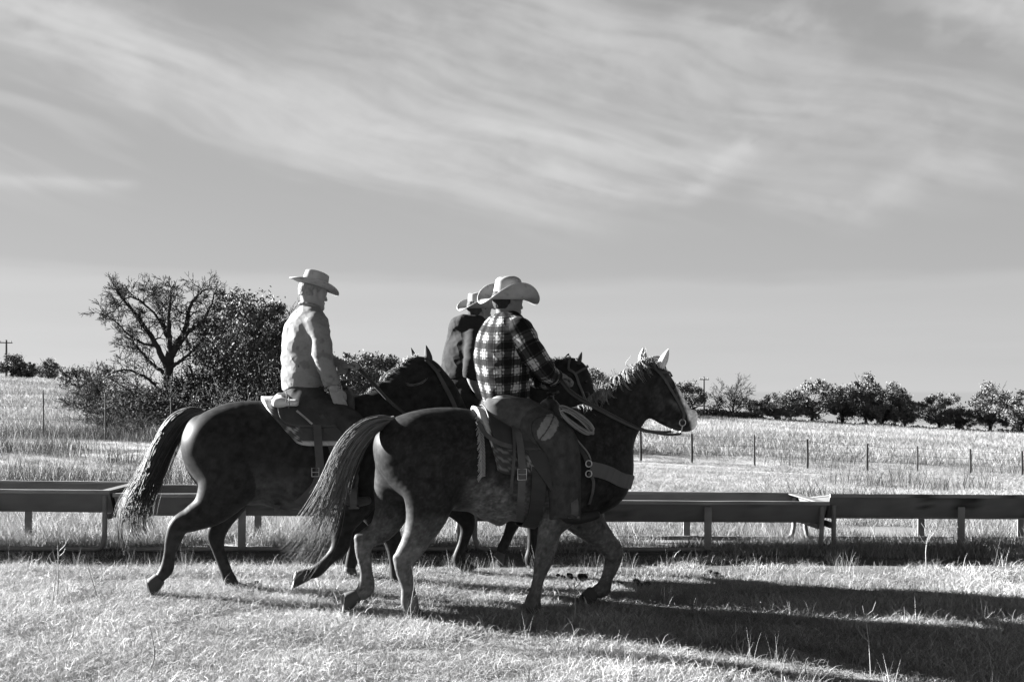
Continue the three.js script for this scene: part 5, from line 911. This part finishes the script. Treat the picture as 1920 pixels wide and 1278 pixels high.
// ---------------------------------------------------------------- trees
class Tree {
  constructor(seed, o) { this.R = rng(seed); this.o = o; this.trunk = new Soup(); this.twigs = new Soup(); this.ends = []; }
  limb(p, dir, len, r, level) {
    const { R, o } = this, n = level < 2 ? 6 : 4, pts = [p.clone()]; let q = p.clone(), d = dir.clone();
    for (let i = 0; i < n; i++) { d.add(V((R() - 0.5), (R() - 0.5) * 0.7 + o.lift, (R() - 0.5)).multiplyScalar(o.wander * (level ? 1 : 0.35))).normalize(); q = q.clone().addScaledVector(d, len / n); pts.push(q); }
    const r1 = Math.max(r * (level >= o.levels - 1 ? 0.4 : 0.62), o.rmin * 0.8); (level < 2 ? this.trunk : this.twigs).tube(pts, (t) => mix(r, r1, t), level < 2 ? 8 : level < 4 ? 5 : 3, 1);
    if (level >= o.levels - 2) for (let i = 2; i <= n; i++) this.ends.push(pts[i]);
    if (level >= o.levels) return;
    const kids = level === 0 ? o.forks : 2 + (R() < o.extra ? 1 : 0) + (level < 3 ? 1 : 0);
    for (let k = 0; k < kids; k++) {
      const f = k === 0 ? 1 : level === 0 ? 0.72 + 0.28 * R() : 0.35 + 0.65 * R(), i = Math.min(n, Math.max(1, Math.round(f * n))), base = pts[i], T = V().subVectors(pts[i], pts[i - 1]).normalize(), ang = (level === 0 ? o.forkAngle * (0.25 + 0.85 * (k / Math.max(1, kids - 1))) : o.angle * (k === 0 ? 0.5 : 0.7 + 0.6 * R())), roll = level === 0 ? k * 2.4 + R() * 0.5 : R() * 6.283;
      const N = Math.abs(T.y) > 0.9 ? V(1, 0, 0) : V(0, 1, 0); N.addScaledVector(T, -N.dot(T)).normalize(); const B = V().crossVectors(T, N), nd = T.clone().multiplyScalar(Math.cos(ang)).addScaledVector(N.multiplyScalar(Math.cos(roll)).addScaledVector(B, Math.sin(roll)), Math.sin(ang)).normalize();
      this.limb(base, nd, len * (level === 0 ? o.len1 : o.shrink) * (0.75 + 0.5 * R()), Math.max(r1 * (k === 0 ? 0.95 : 0.75), o.rmin), level + 1);
    }
  }
  leaves(count, size, spread) {
    const S = new Soup(), { R } = this; if (!this.ends.length) return S;
    for (let i = 0; i < count; i++) {
      const e = this.ends[Math.floor(R() * this.ends.length)], c = e.clone().add(V(R() - 0.5, R() - 0.5, R() - 0.5).multiplyScalar(spread * 2)), a = V(R() - 0.5, R() - 0.5, R() - 0.5).normalize(), b = V(R() - 0.5, R() - 0.5, R() - 0.5); b.addScaledVector(a, -a.dot(b)).normalize(); const s = size * (0.5 + 0.9 * R()), col = 0.55 + 0.9 * R();
      S.quad(c.clone().addScaledVector(a, s), c.clone().addScaledVector(b, s * 0.42), c.clone().addScaledVector(a, -s), c.clone().addScaledVector(b, -s * 0.42), col);
    }
    return S;
  }
}
function clumpCrown(seed, o) {                                      // leaves in uneven clumps through a crown's volume
  const R = rng(seed), S = new Soup(), C = [];
  for (let k = 0; k < o.clumps; k++) { let x, y, z; do { x = R() * 2 - 1; y = R() * 2 - 1; z = R() * 2 - 1; } while (x * x + y * y + z * z > 1 || x * x + y * y + z * z < 0.12); const bell = y < 0 ? 1 : 1 - 0.25 * y; C.push([x * o.rx * bell, o.cy + y * o.ry, z * o.rx * bell, o.clumpR * (0.5 + 0.8 * R())]); }
  for (const [cx, cy, cz, r] of C) for (let i = 0; i < o.per; i++) {
    let x, y, z, q; do { x = R() * 2 - 1; y = R() * 2 - 1; z = R() * 2 - 1; q = x * x + y * y + z * z; } while (q > 1); const k = r * (0.35 + 0.65 * Math.sqrt(q)) * (R() < 0.1 ? 1.4 : 1), c = V(cx + x * k, cy + y * k * 0.8, cz + z * k), a = V(R() - 0.5, R() - 0.5, R() - 0.5).normalize(), b = V(R() - 0.5, R() - 0.5, R() - 0.5); b.addScaledVector(a, -a.dot(b)).normalize(); const s = o.size * (0.5 + 0.9 * R());
    S.quad(c.clone().addScaledVector(a, s), c.clone().addScaledVector(b, s * 0.45), c.clone().addScaledVector(a, -s), c.clone().addScaledVector(b, -s * 0.45), 0.5 + R());
  }
  return S.geo();
}
function crownTree(name, label, seed, o, leafV, bark, group) {      // trunk and limbs with a clumped crown; natural height 1 unit = 1 m
  const t = new Tree(seed, { ...oak, levels: 4, forks: 7, forkAngle: 1.0, len1: 1.0, trunkLen: o.cy - o.ry * 0.75, r0: 0.2, rmin: 0.02, ...(o.limbs ?? {}) }), root = thing(name, label, 'tree', group); t.limb(V(0, -0.15, 0), V(0.05, 1, 0).normalize(), t.o.trunkLen, t.o.r0, 0);
  root.userData.height = o.cy + o.ry * 0.8 + o.clumpR * 0.3; part('trunk', setColors(t.trunk.geo(), () => bark), barkMat, root); part('branches', setColors(t.twigs.geo(), () => bark), barkMat, root); part('crown', clumpCrown(seed + 7, o), leafMat(leafV), root); return root;
}
const barkMat = painted(0.95), leafMat = (v) => painted(0.7, { color: grey(v), specularIntensity: 0.3 });
function makeTree(name, label, seed, o, leafN, leafSize, leafSpread, leafV, bark, group) {
  const t = new Tree(seed, o), root = thing(name, label, 'tree', group); t.limb(V(0, -0.15, 0), V(o.lean ?? 0, 1, 0).normalize(), o.trunkLen, o.r0, 0);
  let lo = 1e9, hi = -1e9; for (const e of t.ends) { lo = Math.min(lo, e.y); hi = Math.max(hi, e.y); } root.userData.height = hi;
  part('trunk', setColors(t.trunk.geo(), (x, y, z) => bark * (0.6 + 0.8 * fbm3(x * 9, y * 3, z * 9, 3))), barkMat, root); part('branches', setColors(t.twigs.geo(), () => bark), barkMat, root);
  if (leafN) part('crown', t.leaves(leafN, leafSize, leafSpread).geo(), leafMat(leafV), root); return root;
}
function plant(root, X, Ytop, D, turn, base, wide = 1, dip = 0.1) {   // stand a tree on the ground under (X, Ytop) so that it reaches that height
  const p = onGround(X, D), h = at(X, Ytop, D).y - p.y, s = h / root.userData.height; root.position.set(p.x, p.y - dip, p.z); root.scale.set(s * wide, s, s * wide); root.rotation.y = turn; return root;
}
const copyTree = (root, label) => { const c = root.clone(); c.name = numbered(root.name.replace(/_\d+$/, '')); c.userData = { ...root.userData, label }; scene.add(c); return c; };
const oak = { levels: 6, forks: 6, forkAngle: 1.0, angle: 0.62, len1: 0.95, shrink: 0.74, wander: 0.34, lift: 0.04, extra: 0.3, rmin: 0.014, r0: 0.26, trunkLen: 2.1 };
{                                                                    // the large bare tree: its main limbs as they stand, the rest grown from them
  const root = thing('bare_tree', 'large bare spreading tree with black twisting limbs on the left', 'tree'), t = new Tree(301, { ...oak, levels: 6, rmin: 0.011, angle: 0.75, shrink: 0.72, wander: 0.5, lift: 0.02, extra: 0.8 }), D0 = 47, foot = onGround(315, D0), R = t.R; root.position.copy(foot);
  const Z = (X, Y, z) => at(X, Y, D0).add(V(0, 0, z)).sub(foot), grow = (pts, r0, r1, z1, from, step0, len) => {
    const P = spline(pts.map(([X, Y], i) => i === 0 ? V(0, -0.2, 0).lerp(Z(X, Y, 0), Y > 780 ? 0 : 1) : Z(X, Y, z1 * i / (pts.length - 1) + 0.12 * (R() - 0.5))), 26).map((p, i) => i > 1 && i < 26 ? p.add(V(0.05 * (R() - 0.5), 0.05 * (R() - 0.5), 0.08 * (R() - 0.5))) : p);
    t.trunk.tube(P, (k) => mix(r0, r1, k), 8, 1); for (let i = Math.floor(26 * from); i <= 26; i += step0) { const T = V().subVectors(P[Math.min(26, i + 1)], P[i - 1]).normalize(), d = V(R() - 0.5, R() - 0.35, R() - 0.5).multiplyScalar(2.2).addScaledVector(T, 0.55).normalize(); t.limb(P[i], d, len * (0.6 + 0.6 * R()) * (1 - 0.35 * i / 26), mix(r0, r1, i / 26) * 0.42, i % 5 ? 3 : 2); }
  };
  grow([[315, 790], [312, 740], [316, 695], [319, 658]], 0.24, 0.19, 0, 0.75, 6, 0.9);
  for (const [pts, r0, r1, z] of [[[[316, 696], [291, 640], [266, 602], [240, 566], [226, 548]], 0.15, 0.03, 0.5], [[[319, 660], [302, 604], [286, 566], [272, 540]], 0.11, 0.025, -0.9], [[[319, 658], [320, 606], [326, 566], [331, 545]], 0.12, 0.025, 0.8], [[[319, 664], [346, 612], [352, 574], [372, 545], [396, 538]], 0.13, 0.025, -0.6], [[[320, 672], [350, 628], [384, 604], [404, 572], [412, 552]], 0.12, 0.025, 0.9], [[[314, 704], [274, 676], [240, 640], [212, 622]], 0.1, 0.022, -1], [[[313, 742], [276, 706], [238, 694], [205, 716]], 0.08, 0.02, 1.2], [[[318, 690], [356, 668], [390, 640], [405, 610]], 0.09, 0.02, 1.3], [[[320, 650], [296, 590], [256, 560], [232, 590]], 0.07, 0.02, 1.4], [[[300, 650], [262, 640], [226, 606], [206, 586]], 0.06, 0.018, 0.9]]) grow(pts, r0, r1, z, 0.25, 1, 0.5);
  part('trunk', setColors(t.trunk.geo(), (x, y, z) => 0.03 * (0.6 + 0.8 * fbm3(x * 9, y * 3, z * 9, 3))), barkMat, root); part('branches', setColors(t.twigs.geo(), () => 0.03), barkMat, root);
}
const leafy = crownTree('leafy_tree', 'broad dark leafy tree right of the large bare tree', 302, { rx: 2.5, ry: 2.1, cy: 2.9, clumps: 120, per: 150, clumpR: 0.55, size: 0.07, limbs: { levels: 6, len1: 1.5, rmin: 0.012, trunkLen: 0.9, lift: 0.08 } }, 0.06, 0.03); plant(leafy, 468, 556, 74, 1.1, 0, 1.02);
plant(copyTree(leafy, 'dark leafy tree directly behind the light jacket rider, lower than its neighbour'), 540, 612, 76, 3.9, 0, 1.1);
const bushO = { levels: 6, forks: 9, forkAngle: 1.35, angle: 0.6, len1: 1.6, shrink: 0.76, wander: 0.4, lift: 0.05, extra: 0.5, rmin: 0.009, r0: 0.07, trunkLen: 0.35 };
function bush(label, seed, X, Y, D, leafN, leafV, wide = 1.3, size = 0.07) { return plant(makeTree('bush', label, seed, bushO, leafN * 2.4, size * 0.36, 0.2, leafV * 0.75, 0.022), X, Y, D, seed, 0, wide, 0.15); }
bush('dark brushy thicket directly left of the bare tree trunk', 311, 240, 672, 46, 6000, 0.05, 1.25);
bush('scrubby grey bush at the left edge of the thicket', 312, 172, 672, 52, 2600, 0.06, 1.2);
bush('low tangled bush at the foot of the bare tree', 313, 310, 690, 44.5, 3600, 0.04, 1.3);
bush('dense dark bush between the bare tree and the leafy tree', 314, 385, 640, 46, 6500, 0.05, 1.2);
bush('dark bush behind the croup of the left horse', 315, 455, 690, 43, 4200, 0.05, 1.5);
bush('leafy bush under the left rider\u2019s arm', 316, 545, 680, 45, 4200, 0.05, 1.4);
bush('pale sunlit bush seen between the left rider and his horse\u2019s head', 317, 715, 692, 75, 4200, 0.17, 1.2);
bush('thorny low shrub left of the thicket by the wire fence', 318, 222, 745, 40, 700, 0.04, 1.2);
// far trees along the crest
const farO = { ...oak, levels: 5, forks: 6, forkAngle: 1.05, trunkLen: 1.5, r0: 0.2, rmin: 0.03 };
const far = { size: 0.1, clumpR: 0.52, per: 150 };
const fA = crownTree('field_tree', 'dark round tree just right of the white faced horse\u2019s nose', 321, { ...far, rx: 1.9, ry: 1.5, cy: 2.15, clumps: 46 }, 0.09, 0.025), fB = crownTree('field_tree', 'tallest round tree of the right hand tree line', 322, { ...far, rx: 2.1, ry: 1.9, cy: 2.6, clumps: 56 }, 0.09, 0.025), fC = crownTree('field_tree', 'broad leafy tree in the middle of the right tree line', 323, { ...far, rx: 2.5, ry: 1.6, cy: 2.15, clumps: 62 }, 0.09, 0.025), fD = crownTree('field_tree', 'thin topped tree right of the tallest tree in the line', 324, { ...far, rx: 1.5, ry: 1.9, cy: 2.5, clumps: 26, per: 90, clumpR: 0.6 }, 0.09, 0.025);
plant(fA, 1290, 716, 100, 0, 0, 0.95); plant(fB, 1622, 706, 103, 0.4, 0, 1); plant(fC, 1522, 712, 102, 0.9, 0, 1); plant(fD, 1678, 712, 104, 2, 0, 0.9);
for (const [src, X, Y, D, turn, w, label] of [
  [fA, 1416, 748, 101, 1, 1.1, 'smallest tree at the left end of the right tree line'], [fC, 1455, 736, 101, 2.2, 0.95, 'small leafy tree second from the left end of the right tree line'], [fB, 1484, 735, 103, 3.3, 1, 'dark tree close left of the broad leafy tree'],
  [fA, 1580, 722, 102, 4.4, 0.95, 'leafy tree between the broad leafy tree and the tallest tree'], [fC, 1655, 730, 101, 5.1, 0.8, 'dark tree close right of the tallest tree'], [fB, 1697, 742, 101, 0.7, 1.05, 'low dark tree at the right end of the middle tree group'],
  [fC, 1762, 737, 103, 1.7, 0.95, 'lone rounded tree between the two right hand tree groups'], [fA, 1803, 765, 102, 2.5, 1.2, 'low shrubby tree right of the lone rounded tree'], [fB, 1858, 722, 101, 3.7, 0.95, 'large leafy tree second from the right edge'], [fC, 1915, 732, 98, 4.9, 0.95, 'leafy tree cut by the right edge'], [fA, 1975, 735, 100, 4, 1, 'leafy tree just past the right edge'],
  [fA, 22, 664, 112, 5.5, 1.1, 'dark tree at the left edge below the utility pole'], [fC, 50, 678, 112, 0.3, 0.9, 'lower dark tree beside the left edge tree'], [fB, 90, 673, 115, 1.3, 1.25, 'lone dark tree on the left skyline'], [fB, -30, 668, 112, 1.9, 1.1, 'dark tree outside the left edge'],
  [fC, 660, 662, 84, 2.9, 1, 'leafy tree on the skyline behind the left rider\u2019s hand'], [fA, 705, 664, 86, 3.1, 1.05, 'leafy tree on the skyline left of the bay horse\u2019s ears'], [fB, 745, 678, 88, 3.9, 1.1, 'low tree on the skyline behind the bay horse\u2019s neck'], [fC, 630, 672, 88, 4.6, 1, 'dark tree on the skyline against the left rider\u2019s chest'],
  [fA, 1062, 680, 92, 5.9, 0.95, 'tree behind the black horse\u2019s ears'], [fC, 1100, 692, 95, 0.9, 1.1, 'low tree between the black horse and the white faced horse'],
]) plant(copyTree(src, label), X, Y, D, turn, 0, w);
plant(makeTree('bare_tree', 'small bare branching tree right of the white faced horse', 331, { ...oak, levels: 6, rmin: 0.034, r0: 0.24, forkAngle: 1.05, trunkLen: 1.7, extra: 0.6 }, 900, 0.09, 0.3, 0.04, 0.018), 1374, 695, 100, 2.2, 0, 1.05);
plant(makeTree('bare_tree', 'faint bare tree behind the pale mane', 332, { ...oak, levels: 6, rmin: 0.02, r0: 0.16, forkAngle: 0.9 }, 500, 0.15, 0.4, 0.05, 0.03), 1150, 684, 90, 1.1, 0, 1.2);
plant(makeTree('bare_tree', 'bare shrubby tree at the left of the skyline trees', 333, { ...oak, levels: 6, rmin: 0.02, r0: 0.14, trunkLen: 0.8, forkAngle: 1.1 }, 700, 0.12, 0.4, 0.06, 0.03), 150, 670, 80, 2.1, 0, 1.1);
{                                                                    // the low hedge of brush along the crest
  const R = rng(341), S = new Soup(); for (let i = 0; i < 9000; i++) { const X = R() < 0.6 ? mix(1290, 1430, R()) : mix(1000, 2050, R()), D = 98 + 6 * R(), g = onGround(X, D), h = (X < 1430 ? 0.9 : 0.4) * R() * (0.4 + 0.6 * noise2(X * 0.04, 3)), c = V(g.x, g.y + h * 1.1, g.z), s = 0.12 + 0.14 * R(), a = V(R() - 0.5, R() - 0.5, R() - 0.5).normalize(), b = V(R() - 0.5, R() - 0.5, R() - 0.5).normalize(); S.quad(c.clone().addScaledVector(a, s), c.clone().addScaledVector(b, s * 0.4), c.clone().addScaledVector(a, -s), c.clone().addScaledVector(b, -s * 0.4), 0.5 + R()); }
  const m = part('brush', S.geo(), leafMat(0.07)); m.userData.kind = 'stuff'; tag(m, 'low dark brush along the foot of the right tree line', 'brush');
}

// ---------------------------------------------------------------- weeds, droppings and small things on the near ground
function weedStalk(label, pts, D, r, v = 0.2, twigs = 3, seed = 1) {
  const root = thing('weed_stalk', label, 'weed'), R = rng(seed), P = pts.map(([X, Y]) => at(X, Y, D)); const foot = onGround(pts[0][0], D); P[0].y = Math.min(P[0].y, foot.y); const c = spline(P.map((p) => p.clone().sub(P[0])), 24); root.position.copy(P[0]);
  part('stem', new Soup().tube(c, (t) => r * (1 - 0.65 * t), 6, (t) => 0.8 + 0.3 * R()).geo(), painted(0.9, { color: grey(v) }), root);
  for (let i = 0; i < twigs; i++) { const a = c[Math.floor(mix(8, 22, R()))], L = 0.04 + 0.09 * R(), s = R() < 0.5 ? -1 : 1; part('twig', new Soup().tube([a, a.clone().add(V(s * L * 0.5, L * 0.45, 0.02 * (R() - 0.5))), a.clone().add(V(s * L * 0.8, L, 0.04 * (R() - 0.5)))], (t) => r * 0.5 * (1 - 0.5 * t), 4).geo(), mat(v, 0.9), root); }
}
weedStalk('straight dead weed stalk in front of the raised forefoot of the nearest horse', [[1081, 1205], [1078, 1160], [1079, 1120], [1077, 1092]], 7.0, 0.008, 0.16, 3, 1);
weedStalk('tall bent weed stalk standing in the shadow at lower right', [[1634, 1290], [1632, 1240], [1628, 1190], [1618, 1135]], 5.9, 0.0032, 0.22, 2, 2);
weedStalk('short weed stalk in the middle of the near shadow', [[1380, 1228], [1382, 1210], [1381, 1190]], 6.4, 0.004, 0.25, 1, 3);
weedStalk('branched weed in front of the right feed bunk', [[1738, 1066], [1737, 1030], [1742, 1005], [1752, 982]], 9.6, 0.006, 0.2, 5, 4);
weedStalk('thin leaning weed stalk at the far left of the grass', [[92, 1190], [98, 1130], [104, 1080], [110, 1035]], 7.4, 0.005, 0.22, 2, 5);
weedStalk('pale forked weed stalk left of the left horse', [[97, 1185], [107, 1110], [109, 1060], [107, 1020]], 7.6, 0.006, 0.25, 3, 6);
weedStalk('dark thin weed bending right near the left horse\u2019s raised hoof', [[194, 1165], [182, 1120], [170, 1080], [158, 1040]], 7.8, 0.004, 0.08, 1, 7);
weedStalk('curved weed stem at the lower left', [[262, 1290], [288, 1235], [285, 1195], [274, 1158]], 5.9, 0.005, 0.2, 2, 8);
weedStalk('long bent straw stem left of the lower middle', [[82, 1275], [120, 1222], [138, 1180], [142, 1125]], 6.2, 0.004, 0.2, 1, 9);
weedStalk('dark thin weed by the third fence gap right of the saddle horse', [[1866, 1060], [1872, 1030], [1880, 1000], [1884, 975]], 9.8, 0.004, 0.06, 3, 10);
weedStalk('slender dry stem in front of the planted hind hoof', [[776, 1195], [770, 1140], [776, 1095], [772, 1060]], 7.0, 0.0028, 0.22, 2, 11);
function droppings(label, X, Y, D, w, n, seed) {
  const root = thing('dung_pile', label, 'dung'), R = rng(seed), c = onGround(X, D); root.position.copy(c);
  for (let i = 0; i < n; i++) { const s = 0.016 + 0.018 * R(), g = new THREE.IcosahedronGeometry(s, 2), p = g.attributes.position; for (let k = 0; k < p.count; k++) { const f = 0.8 + 0.4 * noise3(p.getX(k) * 45 + i, p.getY(k) * 45, p.getZ(k) * 45); p.setXYZ(k, p.getX(k) * f, p.getY(k) * f * 0.75, p.getZ(k) * f); } g.computeVertexNormals(); part('clod', g.translate((R() - 0.5) * w, 0.018 + 0.025 * R() * R(), (R() - 0.5) * 0.16), mat(0.014, 0.95), root); }
}
droppings('dark dung pile behind the front legs of the nearest horse', 1072, 1082, 8.9, 0.26, 9, 51); droppings('dark dung clods right of the raised forefoot', 1188, 1098, 8.55, 0.26, 8, 52); droppings('small dung clods in front of the right bunk', 1330, 1075, 9.1, 0.16, 6, 54); droppings('lone dung clods lying left of the nearest hind hooves', 466, 1106, 8.3, 0.12, 4, 55);
renderer.render(scene, camera);
